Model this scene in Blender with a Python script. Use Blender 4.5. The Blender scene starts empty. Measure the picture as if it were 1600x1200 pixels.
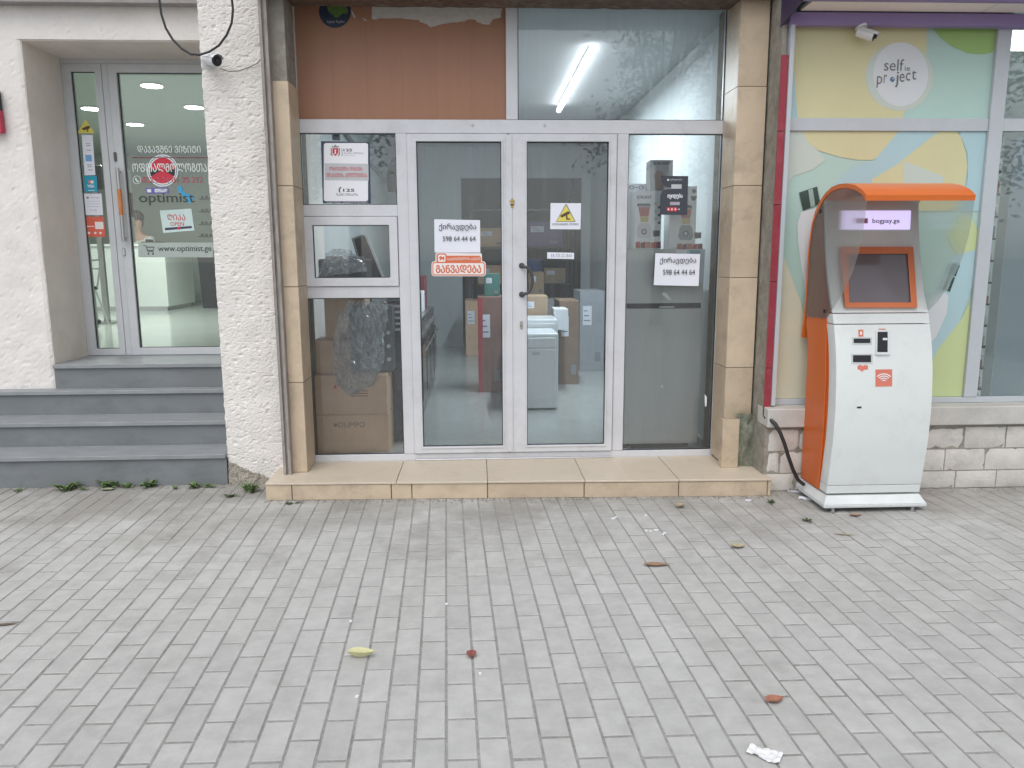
import bpy, bmesh, math, random
from mathutils import Vector, Matrix, noise
random.seed(7)
S = bpy.context.scene
COL = S.collection
rad = math.radians

# ---------------------------------------------------------------- camera
PSI, TILT, ROLL, FPX, CAMH = rad(2.5), rad(9.55), rad(-0.25), 1200.0, 1.6
FW = Vector((math.sin(PSI)*math.cos(TILT), math.cos(PSI)*math.cos(TILT), -math.sin(TILT)))
_rt = Vector((math.cos(PSI), -math.sin(PSI), 0)); _up = _rt.cross(FW)
RT = _rt*math.cos(ROLL) + _up*math.sin(ROLL)
UP = _up*math.cos(ROLL) - _rt*math.sin(ROLL)
CAM = Vector((0, 0, CAMH))
cd = bpy.data.cameras.new('camera'); cam = bpy.data.objects.new('camera', cd); COL.objects.link(cam)
cd.sensor_fit = 'HORIZONTAL'; cd.sensor_width = 36; cd.lens = 36*FPX/1600; cd.clip_end = 2000; cd.clip_start = 0.05
m4 = Matrix.Identity(4)
for i in range(3):
    m4[i][0], m4[i][1], m4[i][2], m4[i][3] = RT[i], UP[i], -FW[i], CAM[i]
cam.matrix_world = m4
S.camera = cam
def ray(px, py): return FW*FPX + RT*(px-800) - UP*(py-600)
def P(px, py, Y):                       # photo pixel -> point on the wall plane y = Y
    d = ray(px, py); return CAM + d*(Y/d.y)
def G(px, py, z=0.0):                   # photo pixel -> point on the level plane z
    d = ray(px, py); return CAM + d*((z-CAMH)/d.z)

# ---------------------------------------------------------------- world, sun, exposure
w = bpy.data.worlds.new('World'); S.world = w; w.use_nodes = True
nt = w.node_tree; bg = nt.nodes['Background']
sky = nt.nodes.new('ShaderNodeTexSky'); sky.sky_type = 'NISHITA'; sky.sun_disc = False
SUN_EL, SUN_AZ = rad(58), rad(200)     # azimuth measured from +y clockwise: behind the camera, a little left
sky.sun_elevation = SUN_EL; sky.sun_rotation = SUN_AZ
sky.air_density = 1.0; sky.dust_density = 1.5; sky.ozone_density = 1.0; sky.altitude = 0
hs = nt.nodes.new('ShaderNodeHueSaturation'); hs.inputs['Saturation'].default_value = 0.30   # overcast: grey-white sky
nt.links.new(sky.outputs[0], hs.inputs['Color']); nt.links.new(hs.outputs[0], bg.inputs['Color'])
bg.inputs['Strength'].default_value = 0.13
ld = bpy.data.lights.new('sun', 'SUN'); ld.energy = 0.75; ld.angle = rad(50); ld.color = (1, 0.97, 0.93)
sun = bpy.data.objects.new('sun', ld); COL.objects.link(sun)
sdir = Vector((math.sin(SUN_AZ)*math.cos(SUN_EL), math.cos(SUN_AZ)*math.cos(SUN_EL), math.sin(SUN_EL)))
sun.rotation_euler = (-sdir).to_track_quat('-Z', 'Y').to_euler(); sun.location = (-4, -8, 14)
vs = S.view_settings; vs.view_transform = 'Standard'; vs.look = 'None'; vs.exposure = 0.68; vs.gamma = 1.0; vs.use_curve_mapping = False
S.cycles.use_denoising = True; S.cycles.max_bounces = 10; S.cycles.transparent_max_bounces = 24
S.cycles.sample_clamp_indirect = 6; S.cycles.caustics_reflective = False; S.cycles.caustics_refractive = False

# ---------------------------------------------------------------- materials
MATS = {}
def rgb(c): return tuple(c)+(1,) if len(c) == 3 else tuple(c)
def mat(name, col, rough=.6, var=.08, scale=6, bump=0, bscale=60, spec=.5, metal=0, dirt=None, dirt_scale=2.5, dirt_amt=.5,
        rnd=0, stretch=(1,1,1), emit=0, alpha=None, coat=0, bdist=.01):
    if name in MATS: return MATS[name]
    m = bpy.data.materials.new(name); m.use_nodes = True; MATS[name] = m
    n = m.node_tree.nodes; L = m.node_tree.links; b = n['Principled BSDF']
    geo = n.new('ShaderNodeNewGeometry'); mp = n.new('ShaderNodeMapping'); mp.inputs['Scale'].default_value = stretch
    L.new(geo.outputs['Position'], mp.inputs['Vector'])
    t = n.new('ShaderNodeTexNoise'); t.inputs['Scale'].default_value = scale; t.inputs['Detail'].default_value = 7; t.inputs['Roughness'].default_value = .65
    L.new(mp.outputs[0], t.inputs['Vector'])
    r = n.new('ShaderNodeValToRGB'); r.color_ramp.elements[0].position = .3; r.color_ramp.elements[1].position = .7
    r.color_ramp.elements[0].color = rgb([max(0, c*(1-var)) for c in col]); r.color_ramp.elements[1].color = rgb([min(1, c*(1+var)) for c in col])
    L.new(t.outputs['Fac'], r.inputs[0]); out = r.outputs[0]
    if dirt:
        t2 = n.new('ShaderNodeTexNoise'); t2.inputs['Scale'].default_value = dirt_scale; t2.inputs['Detail'].default_value = 9; t2.inputs['Roughness'].default_value = .75
        L.new(mp.outputs[0], t2.inputs['Vector'])
        r2 = n.new('ShaderNodeValToRGB'); r2.color_ramp.elements[0].position = .5; r2.color_ramp.elements[1].position = .78
        r2.color_ramp.elements[0].color = (0,0,0,1); r2.color_ramp.elements[1].color = (dirt_amt,)*3+(1,)
        L.new(t2.outputs['Fac'], r2.inputs[0])
        mx = n.new('ShaderNodeMix'); mx.data_type = 'RGBA'; mx.inputs[7].default_value = rgb(dirt)
        L.new(r2.outputs[0], mx.inputs[0]); L.new(out, mx.inputs[6]); out = mx.outputs[2]
    if rnd:
        oi = n.new('ShaderNodeObjectInfo'); ad = n.new('ShaderNodeMath'); ad.operation = 'ADD'
        fr = n.new('ShaderNodeMath'); fr.operation = 'FRACT'; mr = n.new('ShaderNodeMapRange')
        L.new(oi.outputs['Random'], ad.inputs[0]); L.new(geo.outputs['Random Per Island'], ad.inputs[1]); L.new(ad.outputs[0], fr.inputs[0])
        L.new(fr.outputs[0], mr.inputs[0]); mr.inputs[3].default_value = 1-rnd; mr.inputs[4].default_value = 1+rnd
        h = n.new('ShaderNodeHueSaturation'); L.new(mr.outputs[0], h.inputs['Value']); L.new(out, h.inputs['Color']); out = h.outputs[0]
    L.new(out, b.inputs['Base Color'])
    b.inputs['Roughness'].default_value = rough; b.inputs['Metallic'].default_value = metal
    b.inputs['Specular IOR Level'].default_value = spec; b.inputs['Coat Weight'].default_value = coat
    if bump:
        t3 = n.new('ShaderNodeTexNoise'); t3.inputs['Scale'].default_value = bscale; t3.inputs['Detail'].default_value = 8; t3.inputs['Roughness'].default_value = .7
        L.new(mp.outputs[0], t3.inputs['Vector'])
        bp = n.new('ShaderNodeBump'); bp.inputs['Strength'].default_value = bump; bp.inputs['Distance'].default_value = bdist
        L.new(t3.outputs['Fac'], bp.inputs['Height']); L.new(bp.outputs[0], b.inputs['Normal'])
    if emit:
        L.new(out, b.inputs['Emission Color']); b.inputs['Emission Strength'].default_value = emit
    if alpha is not None: b.inputs['Alpha'].default_value = alpha
    return m

def glass(name, tint, haze=.05, streak=True, hazecol=(.75,.8,.82), ior=1.5, refl=1.0):
    m = bpy.data.materials.new(name); m.use_nodes = True; MATS[name] = m
    n = m.node_tree.nodes; L = m.node_tree.links; n.remove(n['Principled BSDF']); o = n['Material Output']
    tr = n.new('ShaderNodeBsdfTransparent'); tr.inputs[0].default_value = rgb(tint)
    gl = n.new('ShaderNodeBsdfGlossy'); gl.inputs['Roughness'].default_value = .015; gl.inputs['Color'].default_value = (refl,)*3+(1,)
    fr = n.new('ShaderNodeFresnel'); fr.inputs[0].default_value = ior
    df = n.new('ShaderNodeBsdfDiffuse'); df.inputs[0].default_value = rgb(hazecol)
    m1 = n.new('ShaderNodeMixShader'); m2 = n.new('ShaderNodeMixShader')
    L.new(fr.outputs[0], m1.inputs[0]); L.new(tr.outputs[0], m1.inputs[1]); L.new(gl.outputs[0], m1.inputs[2])
    geo = n.new('ShaderNodeNewGeometry'); mp = n.new('ShaderNodeMapping'); mp.inputs['Scale'].default_value = (30, 1, .9) if streak else (3, 3, 3)
    L.new(geo.outputs['Position'], mp.inputs[0])
    t = n.new('ShaderNodeTexNoise'); t.inputs['Scale'].default_value = 1.0; t.inputs['Detail'].default_value = 8; t.inputs['Roughness'].default_value = .7
    L.new(mp.outputs[0], t.inputs['Vector'])
    mr = n.new('ShaderNodeMapRange'); mr.inputs[1].default_value = .35; mr.inputs[2].default_value = .75; mr.inputs[3].default_value = haze*.6; mr.inputs[4].default_value = haze*1.6
    L.new(t.outputs['Fac'], mr.inputs[0]); L.new(mr.outputs[0], m2.inputs[0])
    L.new(m1.outputs[0], m2.inputs[1]); L.new(df.outputs[0], m2.inputs[2]); L.new(m2.outputs[0], o.inputs[0])
    return m

# ---------------------------------------------------------------- mesh helpers
class MB:
    def __init__(s): s.v = []; s.f = []
    def add(s, vs, fs):
        k = len(s.v); s.v += [tuple(v) for v in vs]; s.f += [tuple(i+k for i in f) for f in fs]; return s
    def box(s, x0, x1, y0, y1, z0, z1):
        return s.add([(x0,y0,z0),(x1,y0,z0),(x1,y1,z0),(x0,y1,z0),(x0,y0,z1),(x1,y0,z1),(x1,y1,z1),(x0,y1,z1)],
                     [(0,3,2,1),(4,5,6,7),(0,1,5,4),(1,2,6,5),(2,3,7,6),(3,0,4,7)])
    def prism(s, poly, y0, y1):           # polygon in (x,z), extruded along y; poly counter-clockwise seen from -y
        n = len(poly)
        a = sum(poly[i][0]*poly[(i+1)%n][1]-poly[(i+1)%n][0]*poly[i][1] for i in range(n))
        if a < 0: poly = poly[::-1]
        v = [(x,y0,z) for x,z in poly]+[(x,y1,z) for x,z in poly]
        return s.add(v, [tuple(range(n)), tuple(range(2*n-1, n-1, -1))]+[(i, i+n, (i+1)%n+n, (i+1)%n) for i in range(n)])
    def prismx(s, poly, x0, x1):          # polygon in (y,z), extruded along x
        n = len(poly)
        a = sum(poly[i][0]*poly[(i+1)%n][1]-poly[(i+1)%n][0]*poly[i][1] for i in range(n))
        if a < 0: poly = poly[::-1]
        v = [(x0,y,z) for y,z in poly]+[(x1,y,z) for y,z in poly]
        return s.add(v, [tuple(range(n-1,-1,-1)), tuple(range(n, 2*n))]+[(i, (i+1)%n, (i+1)%n+n, i+n) for i in range(n)])
    def prismz(s, poly, z0, z1):          # polygon in (x,y), extruded along z
        n = len(poly)
        a = sum(poly[i][0]*poly[(i+1)%n][1]-poly[(i+1)%n][0]*poly[i][1] for i in range(n))
        if a < 0: poly = poly[::-1]
        v = [(x,y,z0) for x,y in poly]+[(x,y,z1) for x,y in poly]
        return s.add(v, [tuple(range(n-1,-1,-1)), tuple(range(n, 2*n))]+[(i, (i+1)%n, (i+1)%n+n, i+n) for i in range(n)])
    def ring(s, x0, x1, z0, z1, wd, y0, y1):      # mitred rectangular frame
        ws = wd if isinstance(wd, (tuple, list)) else (wd,)*4      # left, right, bottom, top
        o = [(x0,z0),(x1,z0),(x1,z1),(x0,z1)]; i = [(x0+ws[0],z0+ws[2]),(x1-ws[1],z0+ws[2]),(x1-ws[1],z1-ws[3]),(x0+ws[0],z1-ws[3])]
        v = [(x,y0,z) for x,z in o+i]+[(x,y1,z) for x,z in o+i]; f = []
        for k in range(4):
            q = (k+1)%4
            f += [(k,q,q+4,k+4), (k+8,k+12,q+12,q+8), (k,k+8,q+8,q), (k+4,q+4,q+12,k+12)]
        return s.add(v, f)
    def tube(s, pts, r, n=10, caps=True):
        pts = [Vector(p) for p in pts]; k0 = len(s.v); rs = r if isinstance(r, (list, tuple)) else [r]*len(pts)
        prev = None; rings = []
        for i, p in enumerate(pts):
            d = (pts[min(i+1, len(pts)-1)]-pts[max(i-1, 0)]).normalized()
            if prev is None:
                a = Vector((0,0,1)) if abs(d.z) < .9 else Vector((1,0,0)); u = d.cross(a).normalized()
            else:
                u = (prev - d*prev.dot(d)).normalized()
            prev = u; vv = d.cross(u)
            s.v += [tuple(p+(u*math.cos(t)+vv*math.sin(t))*rs[i]) for t in [2*math.pi*j/n for j in range(n)]]
            rings.append(k0+i*n)
        for i in range(len(pts)-1):
            a, b = rings[i], rings[i+1]
            s.f += [(a+j, a+(j+1)%n, b+(j+1)%n, b+j) for j in range(n)]
        if caps: s.f += [tuple(rings[0]+j for j in range(n-1,-1,-1)), tuple(rings[-1]+j for j in range(n))]
        return s
    def ball(s, c, r, n=12, m=8):
        k = len(s.v); c = Vector(c); r = Vector(r) if isinstance(r, (tuple, list, Vector)) else Vector((r,r,r))
        for i in range(m+1):
            th = math.pi*i/m
            for j in range(n):
                ph = 2*math.pi*j/n; s.v.append((c.x+r.x*math.sin(th)*math.cos(ph), c.y+r.y*math.sin(th)*math.sin(ph), c.z+r.z*math.cos(th)))
        for i in range(m):
            for j in range(n): s.f.append((k+i*n+j, k+(i+1)*n+j, k+(i+1)*n+(j+1)%n, k+i*n+(j+1)%n))
        return s
    def mesh(s, name, m, smooth=False, bevel=0, seg=1):
        me = bpy.data.meshes.new(name); me.from_pydata(s.v, [], s.f); 
        if bevel or smooth:
            bm = bmesh.new(); bm.from_mesh(me); bmesh.ops.remove_doubles(bm, verts=bm.verts, dist=1e-6)
            if bevel:
                ed = [e for e in bm.edges if len(e.link_faces) == 2 and e.calc_face_angle(0) > .6]
                bmesh.ops.bevel(bm, geom=ed, offset=bevel, segments=seg, profile=.7, affect='EDGES', clamp_overlap=True)
            if smooth:
                for f in bm.faces: f.smooth = True
                for e in bm.edges:
                    if len(e.link_faces) == 2 and e.calc_face_angle(0) > .6: e.smooth = False
            bm.to_mesh(me); bm.free()
        me.update(); me.materials.append(m); return me
    def build(s, name, m, parent=None, smooth=False, bevel=0, seg=1):
        return link(bpy.data.objects.new(name, s.mesh(name, m, smooth, bevel, seg)), parent)
def link(o, parent=None):
    COL.objects.link(o)
    if parent is not None:
        o.parent = parent; o.matrix_parent_inverse = wm(parent).inverted()
    return o
def wm(o):
    M = Matrix.LocRotScale(o.location, o.rotation_euler, o.scale)
    return (wm(o.parent) @ o.matrix_parent_inverse @ M) if o.parent else M
def tag(o, label, cat, group=None):
    o['label'] = label; o['category'] = cat
    if group: o['group'] = group
    return o
def thing(name, label, cat, loc=(0,0,0), group=None):
    o = bpy.data.objects.new(name, None); o.empty_display_size = .1; o.location = loc; COL.objects.link(o)
    return tag(o, label, cat, group)
def struct(o): o['kind'] = 'structure'; return o
def bx(name, m, parent, x0, x1, y0, y1, z0, z1, bevel=0, seg=1): return MB().box(min(x0,x1),max(x0,x1),min(y0,y1),max(y0,y1),min(z0,z1),max(z0,z1)).build(name, m, parent, bevel=bevel, seg=seg)

def text(body, m, parent, x0, x1, z0, z1, y, name='lettering', bold=0, shear=0, xf=None, thick=0.0):
    c = bpy.data.curves.new(name, 'FONT'); c.body = body; c.resolution_u = 3; c.shear = shear; c.align_x = 'CENTER'
    o = bpy.data.objects.new(name, c); COL.objects.link(o); bpy.context.view_layer.update()
    me = bpy.data.meshes.new_from_object(o.evaluated_get(bpy.context.evaluated_depsgraph_get()))
    bpy.data.objects.remove(o); bpy.data.curves.remove(c)
    xs = [v.co.x for v in me.vertices]; zs = [v.co.y for v in me.vertices]
    if not xs: return None
    ax, bx_, az, bz = min(xs), max(xs), min(zs), max(zs)
    for v in me.vertices:
        x = x0+(v.co.x-ax)/(bx_-ax)*(x1-x0); z = z0+(v.co.y-az)/(bz-az)*(z1-z0)
        v.co = (x, y, z) if xf is None else xf(x, y, z)
    if bold:                            # heavier strokes: the same outline laid again, a hair beside and in front
        bm = bmesh.new(); bm.from_mesh(me); sc_ = (z1-z0)/(bz-az); src = list(bm.faces)
        for k_, (dx, dz) in enumerate(((1,0),(-1,0),(0,.7),(0,-.7))):
            r_ = bmesh.ops.duplicate(bm, geom=list(bm.verts)[:len(me.vertices)]+list(bm.edges)[:len(me.edges)]+src)
            bmesh.ops.translate(bm, verts=[g for g in r_['geom'] if isinstance(g, bmesh.types.BMVert)], vec=(dx*bold*sc_, -.00006*(k_+1), dz*bold*sc_))
        bm.to_mesh(me); bm.free()
    me.materials.clear(); me.materials.append(m)
    return link(bpy.data.objects.new(name, me), parent)
def ptext(body, m, parent, ax, ay, bx_, by, Y, **k):      # text filling the photo box (ax,ay)-(bx,by) on plane Y
    a = P(ax, by, Y); b = P(bx_, ay, Y)
    return text(body, m, parent, a.x, b.x, a.z, b.z, Y, **k)
def pbox(name, m, parent, ax, ay, bx_, by, Y, d=.002, bevel=0):  # thin card with the photo box on plane Y (front face)
    a = P(ax, by, Y); b = P(bx_, ay, Y)
    return bx(name, m, parent, a.x, b.x, Y, Y+d, a.z, b.z, bevel=bevel)
def ppoly(name, m, parent, pts, Y, d=.001):
    q = [P(x, y, Y) for x, y in pts]
    return MB().prism([(v.x, v.z) for v in q], Y, Y+d).build(name, m, parent)
def arc(cx, cy, r, a0, a1, n=16, ry=None):
    ry = ry or r
    return [(cx+r*math.cos(rad(a0+(a1-a0)*i/n)), cy+ry*math.sin(rad(a0+(a1-a0)*i/n))) for i in range(n+1)]
def fbm(v, o=4): return noise.fractal(v, 1.0, 2.0, o)

# palette
alu = mat('white_aluminium', (.62,.63,.66), .38, .04, 9, dirt=(.36,.35,.33), dirt_scale=3, dirt_amt=.45, spec=.5)
alu2 = mat('grey_aluminium', (.56,.58,.60), .42, .04, 9, spec=.5)
gasket = mat('black_rubber', (.03,.032,.035), .6, .1)
glass_main = glass('shop_glass', (.96,.98,.985), .034)
glass_door = glass('door_glass', (.935,.965,.98), .042)
glass_opt = glass('optician_glass', (.96,.985,.975), .02, False)
glass_right = glass('right_glass', (.97,.99,.99), .03, False)
white = mat('white_paper', (.83,.84,.88), .7, .02)
black = mat('black_ink', (.03,.03,.035), .6, .05)
red = mat('red_ink', (.55,.035,.06), .5, .05)
steel = mat('brushed_steel', (.5,.5,.5), .32, .05, metal=1)
whiteplastic = mat('white_plastic', (.72,.73,.74), .35, .03)
darkplastic = mat('dark_plastic', (.025,.026,.03), .3, .1)

# ================================================================= ground and paving
ground = bx('ground', mat('ground_soil', (.22,.21,.2), .9, .2, 1), None, -200, 200, -200, 200, -.4, -.05); struct(ground)
pave_base = bx('pavement', mat('joint_sand', (.31,.305,.29), .95, .25, 40, dirt=(.1,.11,.07), dirt_scale=1.2, dirt_amt=.6), None, -14, 14, -6, 5.7, -.04, -.0032); struct(pave_base)
paver_m = mat('paver_concrete', (.475,.472,.455), .88, .10, 11, bump=.35, bscale=170, rnd=.055, dirt=(.21,.2,.185), dirt_scale=5, dirt_amt=.34, bdist=.004)
# wall_foot: trodden dirt that has gathered in ragged patches along the buildings
_n = paver_m.node_tree.nodes; _L = paver_m.node_tree.links; _b = _n['Principled BSDF']; _src = _b.inputs['Base Color'].links[0].from_socket
_g = _n.new('ShaderNodeNewGeometry'); _s = _n.new('ShaderNodeSeparateXYZ'); _L.new(_g.outputs['Position'], _s.inputs[0])
_t = _n.new('ShaderNodeTexNoise'); _t.inputs['Scale'].default_value = 1.7; _t.inputs['Detail'].default_value = 8; _t.inputs['Roughness'].default_value = .72; _L.new(_g.outputs['Position'], _t.inputs['Vector'])
_a = _n.new('ShaderNodeMapRange'); _a.inputs[1].default_value = .3; _a.inputs[2].default_value = .7; _a.inputs[3].default_value = -1.1; _a.inputs[4].default_value = .9; _L.new(_t.outputs['Fac'], _a.inputs[0])
_c = _n.new('ShaderNodeMath'); _c.operation = 'ADD'; _L.new(_s.outputs['Y'], _c.inputs[0]); _L.new(_a.outputs[0], _c.inputs[1])
_r = _n.new('ShaderNodeMapRange'); _r.inputs[1].default_value = 3.9; _r.inputs[2].default_value = 5.2; _r.inputs[3].default_value = 0; _r.inputs[4].default_value = .75; _L.new(_c.outputs[0], _r.inputs[0])
_x = _n.new('ShaderNodeMix'); _x.data_type = 'RGBA'; _x.inputs[7].default_value = (.25,.235,.21,1); _L.new(_r.outputs[0], _x.inputs[0]); _L.new(_src, _x.inputs[6]); _L.new(_x.outputs[2], _b.inputs['Base Color'])
PW, PL = .105, .2208
o0 = G(697.4, 838.6)
ea, eb = Vector((1, -.029, 0))*PW, Vector((-.0401, 1, 0))*PL
def paver_geo(mb, c, jig=0, z=0.0, tx=0.0, ty=0.0):
    ch = .0022; hw, hl = PW/2-.0045, PL/2-.0062; sx = -.0401
    pts = []
    for (k, zz) in ((0, -.03), (0, -ch), (ch, 0)):
        for sa, sb in ((-1,-1),(1,-1),(1,1),(-1,1)):
            a = sa*(hw-k); b = sb*(hl-k)
            pts.append((c[0]+a+b*sx, c[1]+b, c[2]+zz+z+a*tx+b*ty))
    f = [(8,9,10,11)]
    for r_ in (0, 4):
        f += [(r_+i, r_+(i+1)%4, r_+4+(i+1)%4, r_+4+i) for i in range(4)]
    mb.add(pts, f)
cells = []
for i in range(-90, 92):
    for j in range(-40, 9):
        off = .5 if i % 2 else 0
        c = o0 + ea*(i+.5) + eb*(j+.5+off)
        if -7.5 < c.x < 8 and -3.5 < c.y < 5.5:
            v = c-CAM; d = v.dot(FW); vis = False
            if d > .3:
                u = v.dot(RT)/d*FPX; q = -v.dot(UP)/d*FPX
                vis = abs(u) < 810 and q < 612
            cells.append((not vis, d, c))
cells.sort(key=lambda t: (t[0], t[1]))
pms = []
for k in range(5):
    mb = MB(); paver_geo(mb, (0,0,0)); pms.append(mb.mesh('paver', paver_m))
rest = MB()
for k, (nv, d, c) in enumerate(cells):
    dz = random.gauss(0, .0008); tx = random.gauss(0, .003); ty = random.gauss(0, .003)
    if k < 300:
        o = bpy.data.objects.new('paver', pms[k % 5]); o.location = (c.x, c.y, dz); o.rotation_euler = (ty, -tx, random.gauss(0, .004)); link(o, pave_base)
    else:
        paver_geo(rest, (c.x+random.gauss(0,.0006), c.y+random.gauss(0,.001), 0), z=dz, tx=tx, ty=ty)
pr = rest.build('paver_field', paver_m, pave_base); pr['kind'] = 'stuff'

# ================================================================= middle shop
YF, YJ = 5.48, 5.21
X = lambda px, py=340: P(px, py, YF).x
Z = lambda py, px=800: P(px, py, YF).z
tile_m = mat('beige_tile', (.57,.46,.335), .45, .1, 5, dirt=(.27,.22,.16), dirt_scale=4.5, dirt_amt=.8, rnd=.07)
tread_m = mat('beige_tread_tile', (.62,.54,.43), .45, .07, 4, dirt=(.34,.29,.23), dirt_scale=4, dirt_amt=.65, rnd=.04)
cement = mat('grey_cement', (.30,.28,.24), .95, .25, 14, bump=.8, bscale=45, dirt=(.13,.13,.1), dirt_scale=5, dirt_amt=.7)
beam_m = mat('rusty_brown_beam', (.13,.085,.06), .85, .4, 18, bump=.8, bscale=50, dirt=(.4,.36,.3), dirt_scale=8, dirt_amt=.5, stretch=(1,1,2.5))
shop = thing('shopfront', 'glazed shopfront with white aluminium frames, double doors and brown transom boards', 'shopfront', (.24, 5.6, 0))
XL, XR = X(462), X(1140, 300)
zb0, zb1 = Z(719), Z(707)           # bottom rail
zt0, zt1 = Z(208.5), Z(187)         # transom
# shell: walls, ceiling, floor of the room behind
inwall = mat('interior_paint', (.55,.60,.61), .8, .03, 2, dirt=(.45,.5,.52), dirt_scale=1.5, dirt_amt=.35)
ceil_m = mat('ceiling_paint', (.5,.53,.54), .85, .03, 2)
floor_m = mat('shop_floor_tile', (.42,.44,.42), .22, .06, 3, dirt=(.3,.3,.28), dirt_scale=2, dirt_amt=.4)
FZ = .14
bx('interior_wall', inwall, shop, -1.46, -1.36, YF+.08, 12.5, 0, 3.4)
bx('interior_wall', inwall, shop, 1.80, 1.9, YF+.08, 12.5, 0, 3.4)
bx('interior_wall', inwall, shop, -1.36, P(722,400,12.4).x, 12.4, 12.5, FZ, 3.3)
bx('interior_wall', inwall, shop, P(722,400,12.4).x, P(908,400,12.4).x, 12.402, 12.5, P(800,278,12.4).z, 3.3)
bx('interior_wall', inwall, shop, P(908,400,12.4).x, 1.80, 12.4, 12.5, FZ, 3.3)
dk = mat('unlit_room_dark', (.12,.15,.18), .8, .1, 2)  # darkness of the unlit back room is put into its wall colour
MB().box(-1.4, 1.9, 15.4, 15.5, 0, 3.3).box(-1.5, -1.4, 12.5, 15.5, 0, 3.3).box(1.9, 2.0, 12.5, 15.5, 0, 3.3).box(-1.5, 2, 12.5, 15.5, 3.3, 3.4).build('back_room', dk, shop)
fl = bx('interior_floor', floor_m, shop, -1.36, 1.80, YF+.06, 15.4, -.03, FZ)
bx('ceiling', ceil_m, shop, -1.36, 1.80, YF-.05, 12.4, 3.26, 3.4)
# masonry around the opening
upm = mat('upper_wall_render', (.5,.47,.43), .9, .1, 3, bump=.4, bscale=40)
bx('upper_wall', upm, shop, -1.4, 1.93, 5.3, 5.75, 3.42, 6.5)
xjl0, xjl1 = P(453, 700, YJ).x, P(480.5, 735, YJ).x
xjr0, xjr1 = P(1146, 300, YJ).x, P(1190, 300, YJ).x
bx('jamb', cement, shop, xjl0+.006, xjl1-.008, YJ+.012, 5.7, .09, 3.4)
bx('jamb', cement, shop, xjr0+.008, xjr1-.004, YJ+.012, 5.7, .02, 3.4)
def jtiles(ys, x0, x1, side):
    for a, b in zip(ys[:-1], ys[1:]):
        z1, z0 = P(800, a, YJ).z, P(800, b, YJ).z
        g = .002; dy = random.uniform(-.003, .002)
        t = bx('tile', tile_m, shop, x0, x1, YJ+dy, YJ+.0115, max(z0,.12)+g, z1-g, bevel=.0015)
        if side == 'R': bx('tile', tile_m, shop, x1-.0075, x1+.001, YJ+.012, YF-.004, max(z0,.12)+g, z1-g)
        else: bx('tile', tile_m, shop, x0-.001, x0+.0075, YJ+.012, YF-.004, max(z0,.12)+g, z1-g)
jtiles([128, 290, 446, 594, 742], xjl0, xjl1, 'R')
jtiles([-40, 133, 290, 436, 578, 728], xjr0, xjr1, 'L')
# skirting block at the right jamb
a, b = P(1127, 724, 5.14), P(1156, 655, 5.14)
bx('skirting_tile', tile_m, shop, a.x, b.x, 5.14, 5.152, .121, b.z, bevel=.0015)
bx('skirting_tile', tile_m, shop, a.x, a.x+.01, 5.153, 5.205, .121, b.z)
bx('skirting_core', cement, shop, a.x+.011, b.x-.003, 5.153, 5.2085, .121, b.z-.012)
# broken mortar beside it
mb = MB(); n = 14
for i in range(n+1):
    for j in range(n+1):
        x = b.x-.002+.135*i/n; z = .0+.50*j/n
        mb.v.append((x+.01*fbm((x*20,z*20,1)), 5.17+.03*fbm((x*14,z*14,4)), z))
mb.f = [(i*(n+1)+j, (i+1)*(n+1)+j, (i+1)*(n+1)+j+1, i*(n+1)+j+1) for i in range(n) for j in range(n)]
mb.build('mortar_patch', mat('mossy_mortar', (.22,.23,.18), .95, .4, 22, bump=.9, bscale=60, dirt=(.06,.08,.04), dirt_scale=9, dirt_amt=.8), shop, smooth=True)
# shutter guide rails
rail_m = mat('weathered_rail', (.30,.27,.25), .6, .25, 22, bump=.25, bscale=40, dirt=(.14,.10,.07), dirt_scale=6, dirt_amt=.8, stretch=(2,2,.5))
rail2_m = mat('grey_rail', (.38,.38,.38), .5, .2, 16, dirt=(.16,.13,.11), dirt_scale=5, dirt_amt=.7, stretch=(2,2,.6))
def channel(x0, x1, y0, y1, z0, z1, m, parent):
    t = .006; return MB().prismz([(x0,y0),(x0+t*3,y0),(x0+t*3,y0+t),(x0+t,y0+t),(x0+t,y1-t),(x1-t,y1-t),(x1-t,y0+t),(x1-t*3,y0+t),(x1-t*3,y0),(x1,y0),(x1,y1),(x0,y1)], z0, z1).build('shutter_rail', m, parent)
channel(P(441,700,5.15).x, P(453,700,5.15).x, 5.15, 5.209, .05, 3.3, rail_m, shop)
bx('rail_backing', rail_m, shop, P(443,700,5.15).x, P(451,700,5.15).x, 5.165, 5.195, .06, 3.3)
channel(P(1185,720,5.10).x, P(1200,720,5.10).x, 5.10, 5.17, .03, 3.3, rail2_m, shop)
bx('rail_backing', rail_m, shop, P(1188,720,5.10).x, P(1197,720,5.10).x, 5.118, 5.155, .04, 3.3)
# beam and shutter housing over the opening
mb = MB(); nx = 60
prof = [(5.46,3.222),(5.30,3.218),(5.12,3.205),(5.09,3.225),(5.07,3.30),(5.0,3.33),(5.0,3.6),(5.5,3.6)]
for i in range(nx+1):
    x = -1.37+(2.03+1.37-.12)*i/nx
    for (y, z) in prof:
        mb.v.append((x, y+.007*fbm((x*9,y*9,z*9)), z+.006*fbm((x*11,y*7,z*9+3))))
k = len(prof)
mb.f = [(i*k+j, i*k+j+1, (i+1)*k+j+1, (i+1)*k+j) for i in range(nx) for j in range(k-1)]+[tuple(range(k)), tuple(range(nx*k+k-1, nx*k-1, -1))]
mb.build('shutter_housing', beam_m, shop)
bx('unseen_slab', cement, shop, -1.37, 1.9, 4.98, 5.299, 3.61, 3.8)  # unseen slab added to shade the boards, cut back for more skylight
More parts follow.
